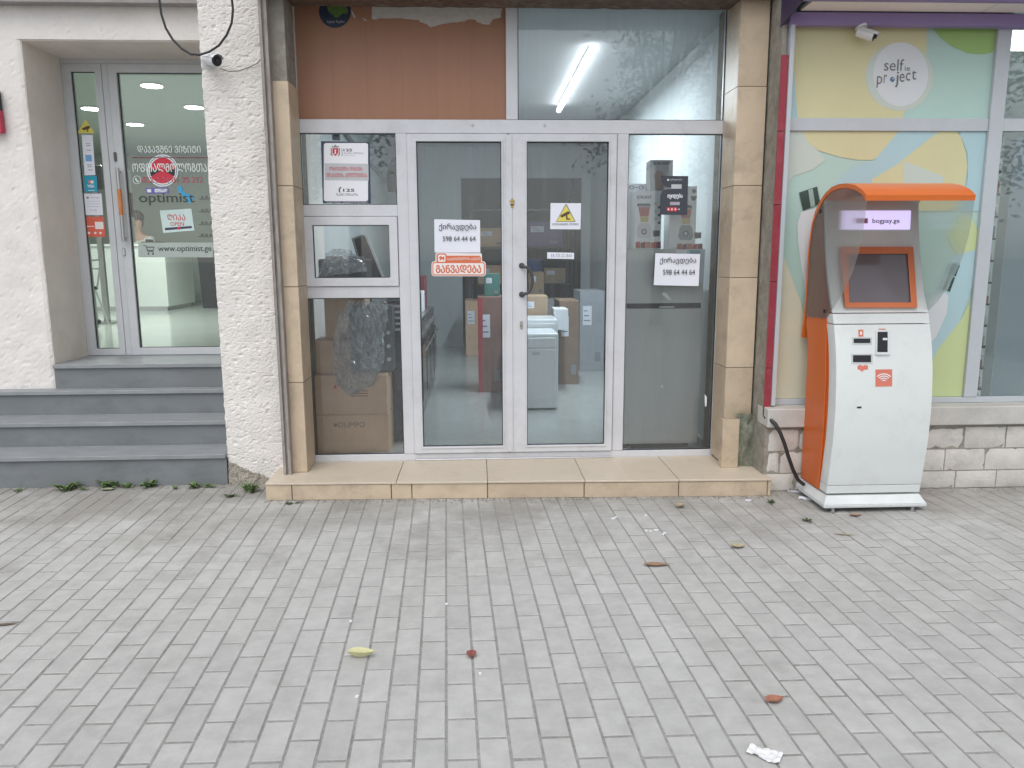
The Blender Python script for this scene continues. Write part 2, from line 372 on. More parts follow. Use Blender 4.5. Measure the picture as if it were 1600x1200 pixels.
# fixed frame members
def vert(px0, px1, py, z0, z1, y=YF, d=.07): return bx('frame_post', alu, shop, X(px0,py), X(px1,py), y, y+d, z0, z1, bevel=.003)
vert(462, 473.5, 340, zb0, 3.3)
vert(1126.5, 1140, 300, zb0, 3.3)
vert(619, 636.5, 260, zb1+.001, zt0-.001)
vert(963.5, 981, 300, zb1+.001, zt0-.001)
vert(790.5, 809, 100, zt1+.001, 3.3)
xl, xr = X(473.5)+.0005, X(1126.5,300)-.0005
for z0, z1, y in ((zb0, zb1, YF+.003), (zt0, zt1, YF+.003)): bx('frame_rail', alu, shop, xl, xr, y, y+.064, z0, z1, bevel=.003)
bx('threshold', mat('threshold_metal', (.45,.45,.46), .3, .1, 20, metal=.6), shop, X(636.5,260)+.002, X(963.5,300)-.002, YF-.02, YF+.002, zb0+.001, zb0+.022, bevel=.004)
for k_ in (738, 851):
    c = P(k_, 195, YF+.003); MB().tube([(c.x, YF+.004, c.z), (c.x, YF-.004, c.z)], .008, 12).build('bolt', steel, shop)
# left side light: three fields
xs0, xs1 = xl, X(619,260)-.0005
zA0, zA1 = Z(338,540), Z(320,540); zB0, zB1 = Z(466,540), Z(448,540)
bx('frame_rail', alu, shop, xs0, xs1, YF+.003, YF+.064, zA0, zA1, bevel=.003)
bx('frame_rail', alu, shop, xs0, xs1, YF+.003, YF+.064, zB0, zB1, bevel=.003)
def pane(x0, x1, z0, z1, m, parent, y=YF+.026, gas=.006):
    p = bx('pane', m, parent, x0, x1, y, y+.006, z0, z1)
    MB().ring(x0-.001, x1+.001, z0-.001, z1+.001, gas, y-.012, y-.001).build('gasket', gasket, p); return p
pane(xs0, xs1, zA1, zt0, glass_main, shop); pane(xs0, xs1, zb1, zB0, glass_main, shop)
sash = MB().ring(xs0+.003, xs1-.003, zB1+.003, zA0-.003, .058, YF-.010, YF+.05).build('window_sash', alu, shop, bevel=.003)
pane(xs0+.06, xs1-.06, zB1+.06, zA0-.06, glass_main, sash, YF+.02)
# right side light and transom lights
pane(X(981,300), xr, zb1, zt0, glass_main, shop)
pane(X(809,100), xr, zt1, 3.3, glass_main, shop)
board_m = mat('brown_board', (.33,.165,.10), .5, .05, 4, stretch=(6,1,.4), rnd=.025, dirt=(.2,.1,.06), dirt_scale=2, dirt_amt=.3)
bl, br = xl, X(790.5,100)-.0005
for i in range(6):
    a = bl+(br-bl)*i/6; b = bl+(br-bl)*(i+1)/6
    bx('board', board_m, shop, a+.0001, b-.0001, YF+.03+random.uniform(0,.0004), YF+.045, zt1-.01, 3.3, bevel=.0004)
# double doors
def door(px0, px1, p0, p1, py, hinge):
    x0, x1 = X(px0,py)+.0015, X(px1,py)-.0015; z0, z1 = zb1+.004, zt0-.004
    g0, g1, h0, h1 = X(p0,py), X(p1,py), Z(696), Z(221.5)
    d = MB().ring(x0, x1, z0, z1, (g0-x0, x1-g1, h0-z0, z1-h1), YF-.012, YF+.05).build('door', alu, shop, bevel=.004)
    pane(g0, g1, h0, h1, glass_door, d, YF+.02)
    # glazing bead
    MB().ring(g0-.012, g1+.012, h0-.012, h1+.012, .012, YF-.018, YF-.012).build('glazing_bead', alu, d, bevel=.002)
    return d
dL = door(637, 793.5, 652, 783.5, 300, 0)
dR = door(795, 963, 823, 950, 300, 1)
bx('cover_strip', alu, dR, X(790,300), X(800,300), YF-.019, YF-.0125, zb1+.01, zt0-.01, bevel=.002)
# D handle, lock, hinges
hx = X(815, 440); hz0, hz1 = P(815,460,YF).z, P(815,415,YF).z
hp = [(hx, YF-.012, hz1), (hx+.012, YF-.05, hz1-.004)]
for i in range(13):
    t = i/12*math.pi; hp.append((hx+.02+.052*math.sin(t), YF-.055, (hz0+hz1)/2+(hz1-hz0)/2*.93*math.cos(t)))
hp += [(hx+.012, YF-.05, hz0+.004), (hx, YF-.012, hz0)]
handle_m = mat('dark_grey_handle', (.07,.07,.075), .35, .1)
h = MB().tube(hp, .0115, 10).build('handle', handle_m, dR, smooth=True)
for z in (hz0, hz1): MB().tube([(hx, YF-.012, z), (hx, YF-.02, z)], .02, 14).build('handle_rose', handle_m, h, smooth=True)
lk = P(814.5, 508, YF-.012)
bx('lock', steel, dR, lk.x-.009, lk.x+.009, YF-.018, YF-.0125, lk.z-.028, lk.z+.028, bevel=.003)
MB().tube([(lk.x, YF-.018, lk.z-.004), (lk.x, YF-.028, lk.z-.004)], .007, 10).build('lock_cylinder', mat('brass', (.45,.33,.12), .4, .1, metal=1), dR)
st = thing('cross_sticker', 'small gold and black cross sticker on the door stile above the handle', 'sticker', P(800,325,YF-.02))
gold = mat('gold_foil', (.4,.3,.08), .4, .3, 90)
pbox('sheet', gold, st, 798.5, 310, 801.5, 325, YF-.0205, .001); pbox('crossbar', gold, st, 796, 313, 804, 316, YF-.0212, .0005); pbox('crossbar', black, st, 797, 319, 803, 321, YF-.0212, .0005)

# entrance step with tiles
step = thing('entrance_step', 'low entrance step clad in beige tiles below the double doors', 'step', (.25, 5.1, 0))
SZ = .12
def sf(px): 
    t = (px-415)/(1205-415); return Vector((-1.42+(1.945+1.42)*t, 4.965+(4.868-4.965)*t, 0))
MB().prismz([(-1.405,4.985),(1.93,4.888),(1.93,5.5),(-1.405,5.5)], -.02, SZ-.014).build('core', cement, step)
def joints(lst, build):
    for a, b in zip(lst[:-1], lst[1:]): build(sf(a), sf(b))
def tread(a, b):
    g = .002; dz = random.uniform(-.0015, .0015)
    MB().prismz([(a.x+g, a.y-.008), (b.x-g, b.y-.008), (b.x-g+(0 if b.x < 1.9 else 0), 5.478), (a.x+g, 5.478)], SZ-.0135+dz, SZ+dz).build('tread_tile', tread_m, step, bevel=.002)
joints([415, 618, 760, 912, 1059, 1205], tread)
def riser(a, b):
    g = .0028; dy = random.uniform(-.003, .002)
    zt = SZ-.016-random.uniform(0, .003)
    MB().prismz([(a.x+g, a.y+dy), (b.x-g, b.y+dy), (b.x-g, b.y+.018), (a.x+g, a.y+.018)], .001, zt).build('riser_tile', tile_m, step, bevel=.002)
joints([415, 456, 610, 642, 760, 911, 1059, 1199, 1205], riser)
MB().prismz([(1.932,4.885),(1.944,4.885),(1.944,5.2),(1.932,5.2)], .001, SZ-.016).build('riser_tile', tile_m, step, bevel=.002)

# ---------------------------------------------------------------- posters and stickers on the middle shop
YG = YF+.0225
navy = mat('navy_print', (.045,.055,.10), .5, .05)
greyband = mat('grey_print', (.52,.54,.56), .6, .03)
po = thing('security_poster', 'navy bordered white security notice with shield crest taped on the side window', 'poster', P(540,318,YG))
ppoly('sheet', navy, po, [(501.5,220.5),(577,222),(579.5,318),(504.5,317.5)], YG)
def rr(x0,y0,x1,y1,r,n=5): return arc(x1-r,y0+r,r,-90,0,n)+arc(x1-r,y1-r,r,0,90,n)+arc(x0+r,y1-r,r,90,180,n)+arc(x0+r,y0+r,r,180,270,n)
ppoly('panel', white, po, rr(506,223.5,575,314.5,3.5), YG-.0006)
ppoly('band', greyband, po, [(507,255),(575.5,256),(576,282.5),(507.5,281.5)], YG-.0012)
ppoly('shield', red, po, [(519.5,231.5),(528.5,231.5),(528.5,239),(524,244),(519.5,239)], YG-.0012)
ppoly('shield_figure', white, po, [(523,233.5),(525.5,234),(524.5,237),(525.5,240),(522.5,240.5),(523,237)], YG-.0018)
grey_ink = mat('grey_ink', (.25,.26,.28), .6, .1)
ppoly('crown', grey_ink, po, [(519,230.5),(518.5,227.5),(521,229),(524,225.8),(527,229),(529.5,227.5),(529,230.5)], YG-.0012)
for s in (-1, 1): ppoly('supporter', mat('brown_ink', (.35,.25,.15), .6), po, [(524+s*5.2,232),(524+s*7.5,231),(524+s*7,237),(524+s*7.6,242),(524+s*3.5,244.5),(524+s*5.2,240)], YG-.0012)
pbox('rule', grey_ink, po, 534.2,232,534.7,244, YG-.0012, .0005)
ptext('125', black, po, 537,232.5,550,236.5, YG-.0012, bold=.03)
ptext('ᲓᲐᲪᲕᲘᲡ ᲞᲝᲚᲘᲪᲘᲐ', grey_ink, po, 537,238,568,241, YG-.0012); ptext('დაცვის პოლიცია', grey_ink, po, 537,242.3,555,244, YG-.0012)
ptext('ᲝᲑᲘᲔᲥᲢᲡ ᲘᲪᲐᲕᲡ', red, po, 515,260.5,566,266.5, YG-.0018, bold=.01)
ptext('ᲓᲐᲪᲕᲘᲡ ᲞᲝᲚᲘᲪᲘᲐ', red, po, 510.5,270.5,573,277, YG-.0018, bold=.01)
ptext('125', black, po, 536.5,295,553.5,299.5, YG-.0012, bold=.04)
q = [P(x, y, YG-.0016) for x, y in ((533,292.5),(530.5,294.5),(529.8,298),(531.5,300.5))]; MB().tube(q, .0035, 6).build('handset', black, po)
ptext('ᲖᲐᲠᲘ ᲣᲤᲐᲡᲝᲐ', black, po, 526,302,559,306, YG-.0012)
ptext('www.125.ge   დაცვის პოლიცია', white, po, 511,315.2,574,317.2, YG-.0012)

paper = mat('copy_paper', (.80,.82,.90), .75, .015, 2)
YN = YF+.0135
def notice(name, quad, t1, t2, label):
    c = P(quad[3][0], quad[3][1], YG)
    n_ = thing(name, label, 'notice', c)
    qs = [P(x, y, YN) for x, y in quad]; mb = MB(); N = 10
    for k in range(2):
        for i in range(N+1):
            for j in range(N+1):
                u, v = i/N, j/N
                p = (qs[0]*(1-u)+qs[1]*u)*(1-v)+(qs[3]*(1-u)+qs[2]*u)*v
                wv = .002*math.sin(u*5+1)*math.sin(v*4)+.0045*max(0,(u+v-1.6))**1.0
                mb.v.append((p.x, p.y-wv+(.0008 if k else 0), p.z))
    M = (N+1)**2
    for i in range(N):
        for j in range(N):
            a = i*(N+1)+j; b = (i+1)*(N+1)+j
            mb.f += [(a, a+1, b+1, b), (M+a, M+b, M+b+1, M+a+1)]
    mb.build('sheet', paper, n_, smooth=True)
    ptext('ქირავდება', black, n_, *t1, YN-.0065, bold=.005); ptext('598 64 44 64', black, n_, *t2, YN-.0065)
notice('rent_notice', [(678.5,342.5),(750,344),(750.5,394.5),(679,394.5)], (686,349,744,361), (692,369,743,377), 'white rental notice taped to the left door above the orange sticker')
notice('rent_notice', [(1024,395.5),(1094,397),(1091.5,447),(1021.5,445.5)], (1031,402,1088,413), (1036,421,1086,429.5), 'white rental notice taped to the window beside the fridge')
# orange instalment sticker
orange_ink = mat('orange_ink', (.68,.17,.075), .5, .04)
pale = mat('pale_print', (.86,.80,.78), .55, .03)
YS = YF+.0165
sk = thing('instalment_sticker', 'orange and white rounded sticker with big Georgian letters on the left door', 'sticker', P(716,431,YS))
ppoly('border', pale, sk, rr(674.3,408.2,759,431.6,4.5), YS); ppoly('border_tab', pale, sk, rr(680.5,394.8,753,412,4), YS+.0004)
ppoly('tab', orange_ink, sk, rr(682,399.5,751.5,411,3), YS-.0006); ppoly('tab_bump', orange_ink, sk, rr(682,396,698,411,3.5), YS-.0005)
ppoly('plate', orange_ink, sk, rr(675.6,409.5,757.6,430.4,3.6), YS-.0012); ppoly('plate_face', pale, sk, rr(677.2,411.2,756,428.8,2.6), YS-.0018)
ppoly('emblem', pale, sk, rr(684.5,398,696,409,2), YS-.0012)
ppoly('emblem_figure', orange_ink, sk, [(686,402),(689,399.8),(691,402),(694,400),(694.5,404),(693,407.5),(691.5,405),(689.5,405),(688.5,407.5),(687,405)], YS-.0018)
ptext('ᲡᲐᲥᲐᲠᲗᲕᲔᲚᲝᲡ ᲑᲐᲜᲙᲘ', pale, sk, 699,402.2,749.5,406.6, YS-.0012)
ptext('ᲒᲐᲜᲕᲐᲓᲔᲑᲐ', orange_ink, sk, 681.5,414,751.5,426.8, YS-.0024, bold=.03)
# cctv warning sticker and number strip on right door
yel = mat('warning_yellow', (.72,.62,.12), .5, .05)
cs = thing('warning_sticker', 'white square sticker with yellow camera triangle on the right door', 'sticker', P(884,358,YS))
ppoly('sheet', paper, cs, [(860.2,317.2),(908,317.6),(907,358.4),(859.6,358)], YS)
ppoly('triangle', grey_ink, cs, [(868.3,346.8),(883.5,319),(885.5,319),(899.5,346),(898.5,347)], YS-.0005)
ppoly('triangle_face', yel, cs, [(869.8,345.8),(884.5,320.6),(898,345.6)], YS-.001)
cam_ink = mat('camera_ink', (.10,.06,.04), .6)
ppoly('camera_symbol', cam_ink, cs, [(875.5,336.5),(887.5,330),(890.5,331),(890,334),(878,340),(876,339)], YS-.0015)
ppoly('camera_symbol', cam_ink, cs, [(884,337),(886.5,336),(887,341),(891,341.5),(891,343.3),(885,343.6)], YS-.0015)
def mirror_text(body, m_, par, a0, b0, a1, b1, Y, **k):
    a = P(a0, b1, Y); b = P(a1, b0, Y)
    return text(body, m_, par, a.x, b.x, a.z, b.z, Y, xf=lambda x, y, z: (a.x+b.x-x, y, z), **k)
mirror_text('ᲕᲘᲓᲔᲝ ᲙᲝᲜᲢᲠᲝᲚᲘ', black, cs, 863,348.8,904,352.3, YS-.0006, bold=.01)
ns = thing('phone_number_strip', 'thin white strip with a printed phone number on the right door', 'sticker', P(875,404,YS))
ppoly('sheet', paper, ns, [(855,394.2),(897,395),(897,404.8),(855,404)], YS); mirror_text('568-22-07-43', grey_ink, ns, 861,396.8,894,402, YS-.0005)
# dark payment poster on the right pane
dkp = mat('charcoal_print', (.05,.058,.072), .5, .05)
dp = thing('payment_poster', 'charcoal cut-out poster with white lettering in front of the blender boxes', 'poster', P(1052,336,YG))
ppoly('sheet', dkp, dp, [(1033.5,274.5),(1075.5,275.2),(1073.8,335.8),(1031.5,335.5),(1032,305),(1034,300),(1038,296.5),(1044,295.5),(1049,295.5),(1049,293),(1042,292.5),(1037,289),(1034,284)], YG)
ppoly('dot', white, dp, arc(1044,281,1.6,0,360,10), YG-.0006); ptext('საქართველოს ბანკი', white, dp, 1047,279.3,1066,282.3, YG-.0006)
ppoly('label_box', greyband, dp, [(1049,288),(1065,288),(1065,294.8),(1049,294.8)], YG-.0006)
ptext('იყიდება', white, dp, 1043,302,1066.5,311, YG-.0006, bold=.03)
ppoly('label_box', mat('mauve_print', (.42,.38,.45), .6), dp, [(1047,315.5),(1062,315.5),(1062,320.5),(1047,320.5)], YG-.0006)
for i in range(3):
    x = 1042+i*5.4; ppoly('red_badge', mat('bright_red_print', (.7,.05,.09), .5), dp, rr(x,324,x+5.1,330,1), YG-.0006); ppoly('badge_mark', pale, dp, rr(x+1.4,325.6,x+3.6,328.4,.7), YG-.001)
ppoly('badge_mark', white, dp, rr(1060,326,1061.8,328,.5), YG-.0006)
# two papers behind the rental notice
bp_ = thing('price_card', 'pale card with a teal stripe peeking out behind the rental notice by the fridge', 'card', P(1085,442,YG+.012))
ppoly('sheet', mat('pale_card', (.5,.58,.62), .6), bp_, [(1075,389),(1102,389.5),(1099,442),(1074,441)], YG+.0125)
ppoly('stripe', mat('teal_print', (.1,.32,.38), .5), bp_, [(1078,391),(1094,391),(1094,396),(1078,396)], YG+.0118)
tag(ppoly('paper_slip', paper, None, [(1056,390.5),(1073,390.5),(1073,400),(1056,400)], YG+.0125), 'small white slip above the rental notice on the fridge window', 'paper')
# round sticker and torn paper on the brown boards
YBd = YF+.0295
rs = thing('round_sticker', 'dark blue round sticker with green leaves on the brown boards', 'sticker', P(524,44,YBd))
ppoly('disc', mat('dark_blue_print', (.015,.025,.055), .45, .3, 30), rs, arc(523.5,17.5,25,0,360,36,26), YBd-.001)
lg = mat('leaf_green_print', (.09,.17,.035), .5, .35, 60)
for (cx, cy, r, ry, t) in ((526,16,7,12,0),(534,14,6,10,.5),(518,14,6,9,-.5),(540,17,4,5,0)):
    ppoly('leaf_print', lg, rs, [(cx+(x-cx)*math.cos(t)-(y-cy)*math.sin(t), cy+(x-cx)*math.sin(t)+(y-cy)*math.cos(t)) for x, y in arc(cx,cy,r,0,360,14,ry)], YBd-.0015-.0004*abs(cx-526)/10)
ptext('სულ შენი', mat('dim_white_ink', (.42,.45,.5), .6), rs, 511,32,538,36.5, YBd-.0015)
random.seed(3)
tp = [(581,5),(581,29)]
x = 581
for (tx, ty) in ((588,31),(595,28.5),(612,29),(628,28),(640,30),(655,31),(662,36),(668,38),(674,43),(682,40),(690,38),(700,36),(716,35),(728,33),(732,30),(744,31),(752,36),(766,38),(770,31),(783,27),(785,14),(786,5)):
    for k in range(3):
        t = k/3; tp.append((x+(tx-x)*t, tp[-1][1]+(ty-tp[-1][1])*(.4)+random.uniform(-.6,.6)))
    tp.append((tx, ty)); x = tx
tag(ppoly('torn_paper', mat('peeled_paper', (.50,.47,.44), .85, .1, 30), None, tp, YBd-.002), 'long torn strip of pale paper along the top of the brown boards', 'paper')
tag(ppoly('torn_paper', MATS['peeled_paper'], None, [(548,16),(550,16),(554,23),(556,28),(553,28),(550,22)], YBd-.002), 'thin curled paper shred beside the round blue sticker', 'paper')
tag(ppoly('torn_paper', MATS['peeled_paper'], None, [(566,28),(570,29),(574,33),(570,32.5)], YBd-.002), 'tiny paper shred between round sticker and long torn strip', 'paper')

# ================================================================= things inside the middle shop
card = mat('brown_cardboard', (.66,.43,.28), .85, .08, 5, dirt=(.5,.33,.2), dirt_scale=3, dirt_amt=.5)
card2 = mat('pale_cardboard', (.46,.33,.22), .85, .08, 5)
tape = mat('packing_tape', (.5,.36,.2), .25, .05)
def carton(name, x0, x1, y0, y1, z0, z1, label, m=card, cat='carton', group=None, rz=0, lab=None, labm=None):
    c = thing(name, label, cat, ((x0+x1)/2, (y0+y1)/2, z0), group)
    b = bx('body', m, c, x0, x1, y0, y1, z0, z1-.002, bevel=.004)
    xm = (x0+x1)/2; ym = (y0+y1)/2
    MB().box(x0+.002, x1-.002, y0+.002, ym-.001, z1-.0015, z1+.001).build('flap', m, c); MB().box(x0+.002, x1-.002, ym+.001, y1-.002, z1-.0015, z1+.001).build('flap', m, c)
    MB().box(x0+.0, x1-.0, ym-.025, ym+.025, z1+.0012, z1+.0022).build('tape', tape, c)
    w_, h_ = x1-x0, z1-z0
    if cat in ('box', 'carton') and h_ > .2 and m is not white and name != 'carton':
        bx('label', paper, c, x0+w_*.12, x0+w_*.48, y0-.0012, y0-.0004, z0+h_*.58, z0+h_*.82)
        for q_ in range(3): bx('print_line', grey_ink, c, x0+w_*.16, x0+w_*(.42-.06*q_), y0-.0018, y0-.0013, z0+h_*(.63+.06*q_), z0+h_*(.645+.06*q_))
        bx('print_mark', grey_ink, c, x0+w_*.62, x0+w_*.86, y0-.0012, y0-.0004, z0+h_*.12, z0+h_*.24)
    if rz: c.rotation_euler = (0,0,rz)
    return c
YC = 5.62
a = P(490,706,YC); b = P(606,647,YC)
c1 = carton('carton', a.x, b.x, YC, YC+.38, FZ+.001, b.z, 'brown carton on the shop floor, lowest of the stack by the window')
ptext('OLIMPO', mat('carton_ink', (.2,.12,.08), .7), c1, 528,659,570,668, YC-.001); 
ppoly('print_mark', MATS['carton_ink'], c1, arc(524,664,3,0,360,10), YC-.001)
zc = b.z+.003; b2 = P(604,586,YC)
c2 = carton('carton', a.x-.005, b2.x, YC-.01, YC+.37, zc, b2.z, 'brown carton with a small red mark, middle of the window stack')
ppoly('print_mark', red, c2, [(521,607),(524,600),(527,607)], YC-.0115)
for i in range(3): pbox('print_line', MATS['carton_ink'], c2, 548, 610+i*4, 575, 611.5+i*4, YC-.0115, .0005)
a3 = P(494,588,YC+.08); b3 = P(546,531,YC+.08)
carton('carton', a3.x, b3.x, YC+.08, YC+.30, b2.z+.003, b3.z, 'tall narrow brown carton on top of the window stack')
# dark appliance and clear plastic wrap over it
ap = thing('countertop_oven', 'dark countertop oven half hidden by crumpled clear plastic', 'oven', P(570,590,YC+.12))
a4 = P(549,590,YC+.14); b4 = P(612,478,YC+.14)
bx('body', mat('charcoal_enamel', (.11,.115,.125), .35, .1), ap, a4.x, b4.x, YC+.14, YC+.36, b2.z+.003, b4.z, bevel=.012, seg=3)
bx('window', darkplastic, ap, a4.x+.03, b4.x-.06, YC+.134, YC+.139, b2.z+.06, b4.z-.06)
for z in (.1,.2,.3): MB().tube([(b4.x-.03, YC+.139, b2.z+z), (b4.x-.03, YC+.115, b2.z+z)], .014, 12).build('knob', steel, ap)
pm = bpy.data.materials.new('clear_plastic'); pm.use_nodes = True
n = pm.node_tree.nodes; L = pm.node_tree.links; n.remove(n['Principled BSDF'])
tr = n.new('ShaderNodeBsdfTransparent'); tr.inputs[0].default_value = (.9,.93,.95,1); gl = n.new('ShaderNodeBsdfGlossy'); gl.inputs['Roughness'].default_value = .22
df = n.new('ShaderNodeBsdfTranslucent'); df.inputs[0].default_value = (.75,.8,.85,1); dd = n.new('ShaderNodeBsdfDiffuse'); dd.inputs[0].default_value = (.9,.92,.94,1)
ly = n.new('ShaderNodeLayerWeight'); ly.inputs[0].default_value = .55
ma = n.new('ShaderNodeMixShader'); mb_ = n.new('ShaderNodeMixShader'); mc = n.new('ShaderNodeMixShader'); mc.inputs[0].default_value = .5
L.new(df.outputs[0], mc.inputs[1]); L.new(dd.outputs[0], mc.inputs[2])
ma.inputs[0].default_value = .36; L.new(tr.outputs[0], ma.inputs[1]); L.new(mc.outputs[0], ma.inputs[2])
L.new(ly.outputs['Facing'], mb_.inputs[0]); L.new(ma.outputs[0], mb_.inputs[1]); L.new(gl.outputs[0], mb_.inputs[2]); L.new(mb_.outputs[0], n['Material Output'].inputs[0])
def crumple(outline_l, outline_r, y0, Y, amp, name, label, seed=0):
    mb = MB(); NU, NV = 22, 30; ln = len(outline_l)-1
    for j in range(NV+1):
        t = j/NV*ln; k = min(int(t), ln-1); f = t-k
        l = Vector(outline_l[k]).lerp(Vector(outline_l[k+1]), f); r = Vector(outline_r[k]).lerp(Vector(outline_r[k+1]), f)
        for i in range(NU+1):
            u = i/NU; q = l.lerp(r, u)
            v3 = Vector((q.x*.05, q.y*.05, seed))
            rdg = 1.2*abs(noise.noise(Vector((v3.x*2.6+v3.y*.5, v3.y*1.1, seed))))+.55*abs(noise.noise(v3*3.2+Vector((5,1,2))))
            jx = noise.noise(v3*3+Vector((9,9,9)))*3
            p = P(q.x+jx, q.y+noise.noise(v3*3)*3, Y); mb.v.append((p.x, p.y-amp*rdg+.03*(u-.5)**2, p.z))
    mb.f = [(j*(NU+1)+i, (j+1)*(NU+1)+i, (j+1)*(NU+1)+i+1, j*(NU+1)+i+1) for j in range(NV) for i in range(NU)]
    o = mb.build(name, pm, None)
    return tag(o, label, 'plastic wrap')
crumple([(545,470),(528,500),(520,540),(522,575),(526,600),(541,613)], [(605,470),(606,492),(600,530),(603,560),(585,600),(550,618)], 0, YC-.02, .05, 'plastic_wrap', 'crumpled clear plastic hanging over the cartons in the side window', 1)
crumple([(520,388),(508,400),(500,418),(496,434)], [(545,390),(560,400),(572,415),(576,424)], 0, 5.66, .05, 'plastic_wrap', 'crumpled clear plastic over dark goods behind the small opening sash', 7)
# dark goods behind small sash
a = P(498,436,5.74); b = P(570,398,5.74)
hb = thing('packed_hob', 'dark packed hob lying behind the small opening sash', 'hob', a)
bx('body', darkplastic, hb, a.x, b.x, 5.74, 6.1, a.z-.12, b.z-.03, bevel=.01); 
for i in range(2):
    for j in range(2): MB().tube([(a.x+.09+i*.16, 5.83+j*.16, b.z-.032), (a.x+.09+i*.16, 5.83+j*.16, b.z-.01)], .05, 16).build('burner', mat('burner_iron', (.08,.08,.08), .5), hb)
bx('carton_support', card, hb, a.x+.02, b.x-.02, 5.8, 6.06, P(0,478,5.8).z-.3, a.z-.121)
tvq = thing('leaning_television', 'dark flat television leaning against the left wall of the shop', 'television', P(590,470,6.4))
q = [P(553,374,6.5), P(570,368,6.5), P(600,440,6.3), P(572,440,6.3)]
MB().add([(v.x, v.y, v.z) for v in q]+[(v.x-.03, v.y+.06, v.z+.01) for v in q], [(0,3,2,1),(4,5,6,7),(0,1,5,4),(1,2,6,5),(2,3,7,6),(3,0,4,7)]).build('panel', darkplastic, tvq)
q = [P(570,368,6.49), P(574,368,6.49), P(603,440,6.29), P(599,440,6.29)]
MB().add([(v.x, v.y, v.z) for v in q]+[(v.x, v.y+.02, v.z) for v in q], [(0,3,2,1),(4,5,6,7),(0,1,5,4),(1,2,6,5),(2,3,7,6),(3,0,4,7)]).build('edge_trim', whiteplastic, tvq)
# row of black cookers along the left wall
enamel = mat('black_enamel', (.012,.013,.015), .12, .1)
def cooker(x0, x1, y0, y1, z1, label, grp):
    c = thing('cooker', label, 'cooker', ((x0+x1)/2, (y0+y1)/2, FZ), grp)
    bx('body', enamel, c, x0, x1, y0, y1, FZ+.04, z1, bevel=.008, seg=2)
    bx('oven_door', mat('black_glass', (.006,.007,.009), .05, 0), c, x1, x1+.02, y0+.03, y1-.03, FZ+.2, z1-.2, bevel=.006)
    MB().tube([(x1+.045, y0+.06, z1-.23), (x1+.045, y1-.06, z1-.23)], .01, 8).build('handle', steel, c)
    for i in range(4): MB().tube([(x1, y0+.1+i*.11, z1-.1), (x1+.025, y0+.1+i*.11, z1-.1)], .018, 10).build('knob', steel, c)
    bx('hob_lid', steel, c, x0+.01, x1-.01, y0+.01, y1-.01, z1+.001, z1+.02, bevel=.004)
    for sx in (x0+.04, x1-.04):
        for sy in (y0+.04, y1-.04): MB().tube([(sx, sy, FZ), (sx, sy, FZ+.041)], .018, 8).build('foot', darkplastic, c)
xk = -.50
for i in range(4):
    cooker(xk-.56, xk, 6.55+i*.56, 7.08+i*.56, 1.02, ['black cooker behind the left door, first in the row along the wall','black cooker, second in the row along the left wall','black cooker, third in the row along the left wall','black cooker at the far end of the row along the left wall'][i], 'cookers along the left wall')
# oven stack seen through the side window
a = P(601,566,5.98); b = P(642,470,5.98)
og = thing('built_in_oven', 'black built-in oven with silver grille lines beside the cartons', 'oven', (a.x+.2, 6.2, FZ))
bx('body', enamel, og, a.x, a.x+.215, 5.98, 6.45, .55, b.z, bevel=.006)
bx('plinth', darkplastic, og, a.x+.01, a.x+.205, 6.0, 6.44, FZ, .549)
for i in range(5): bx('grille_bar', steel, og, a.x+.01, a.x+.205, 5.965, 5.979, b.z-.05-i*.045, b.z-.03-i*.045, bevel=.002)
# green boxes on the cookers
green = mat('green_carton', (.04,.19,.16), .6, .1, 8)
zz = 1.042
for (x0, x1, y0, h_, m_, lb) in ((-1.0,-.62,7.0,.26,green,'teal green box lying on the first cookers'),(-.95,-.55,7.6,.2,white,'white box on the cookers next to the teal green one'),(-.9,-.56,8.15,.34,mat('maroon_carton', (.2,.03,.04), .6),'maroon box on the far cookers')):
    carton('goods_box', x0, x1, y0, y0+.4, zz, zz+h_, lb, m_, 'box')
# back wall goods
def gbox(name, px0, px1, pyt, pyb, Y, dep, m, label, z0=FZ, cat='carton', **k):
    a = P(px0, pyb, Y); b = P(px1, pyt, Y); return carton(name, a.x, b.x, Y, Y+dep, z0, b.z, label, m, cat, **k)
redc = mat('red_brown_carton', (.26,.14,.11), .8, .12, 6)
rc = gbox('tall_carton', 748, 786, 464, 612, 8.15, .5, redc, 'tall red-brown carton standing in the shop aisle')
a = P(748,612,8.149); b = P(754,464,8.149); bx('edge_stripe', mat('red_tape', (.45,.03,.05), .5), rc, a.x, b.x, 8.146, 8.149, FZ, b.z-.01)
zt_ = P(786,464,8.15).z
gbox('goods_box', 757, 781, 428, 463, 8.3, .3, green, 'teal green box on top of the tall red-brown carton', zt_+.004, 'box')
# white washing machines
wm_ = mat('white_enamel', (.72,.74,.76), .25, .02)
def washer(px0, px1, pyt, pyb, Y, label):
    a = P(px0, pyb, Y); b = P(px1, pyt, Y)
    c = thing('washing_machine', label, 'washing machine', ((a.x+b.x)/2, Y+.3, FZ), 'white washing machines')
    bx('body', wm_, c, a.x, b.x, Y, Y+.55, FZ+.015, b.z, bevel=.03, seg=4)
    bx('control_panel', whiteplastic, c, a.x+.03, b.x-.03, Y-.008, Y, b.z-.13, b.z-.04, bevel=.003)
    xm = (a.x+b.x)/2; cz = FZ+.43
    bx('front_panel', whiteplastic, c, a.x+.025, b.x-.025, Y-.006, Y, FZ+.1, b.z-.15, bevel=.004)
    bx('badge', steel, c, b.x-.25, b.x-.18, Y-.009, Y-.0065, b.z-.20, b.z-.175)
    for sx in (a.x+.05, b.x-.05): MB().tube([(sx, Y+.1, FZ), (sx, Y+.1, FZ+.02)], .02, 8).build('foot', darkplastic, c)
washer(795, 873, 521, 640, 7.15, 'plain white washing machine with grey badge, nearer of two behind the door')
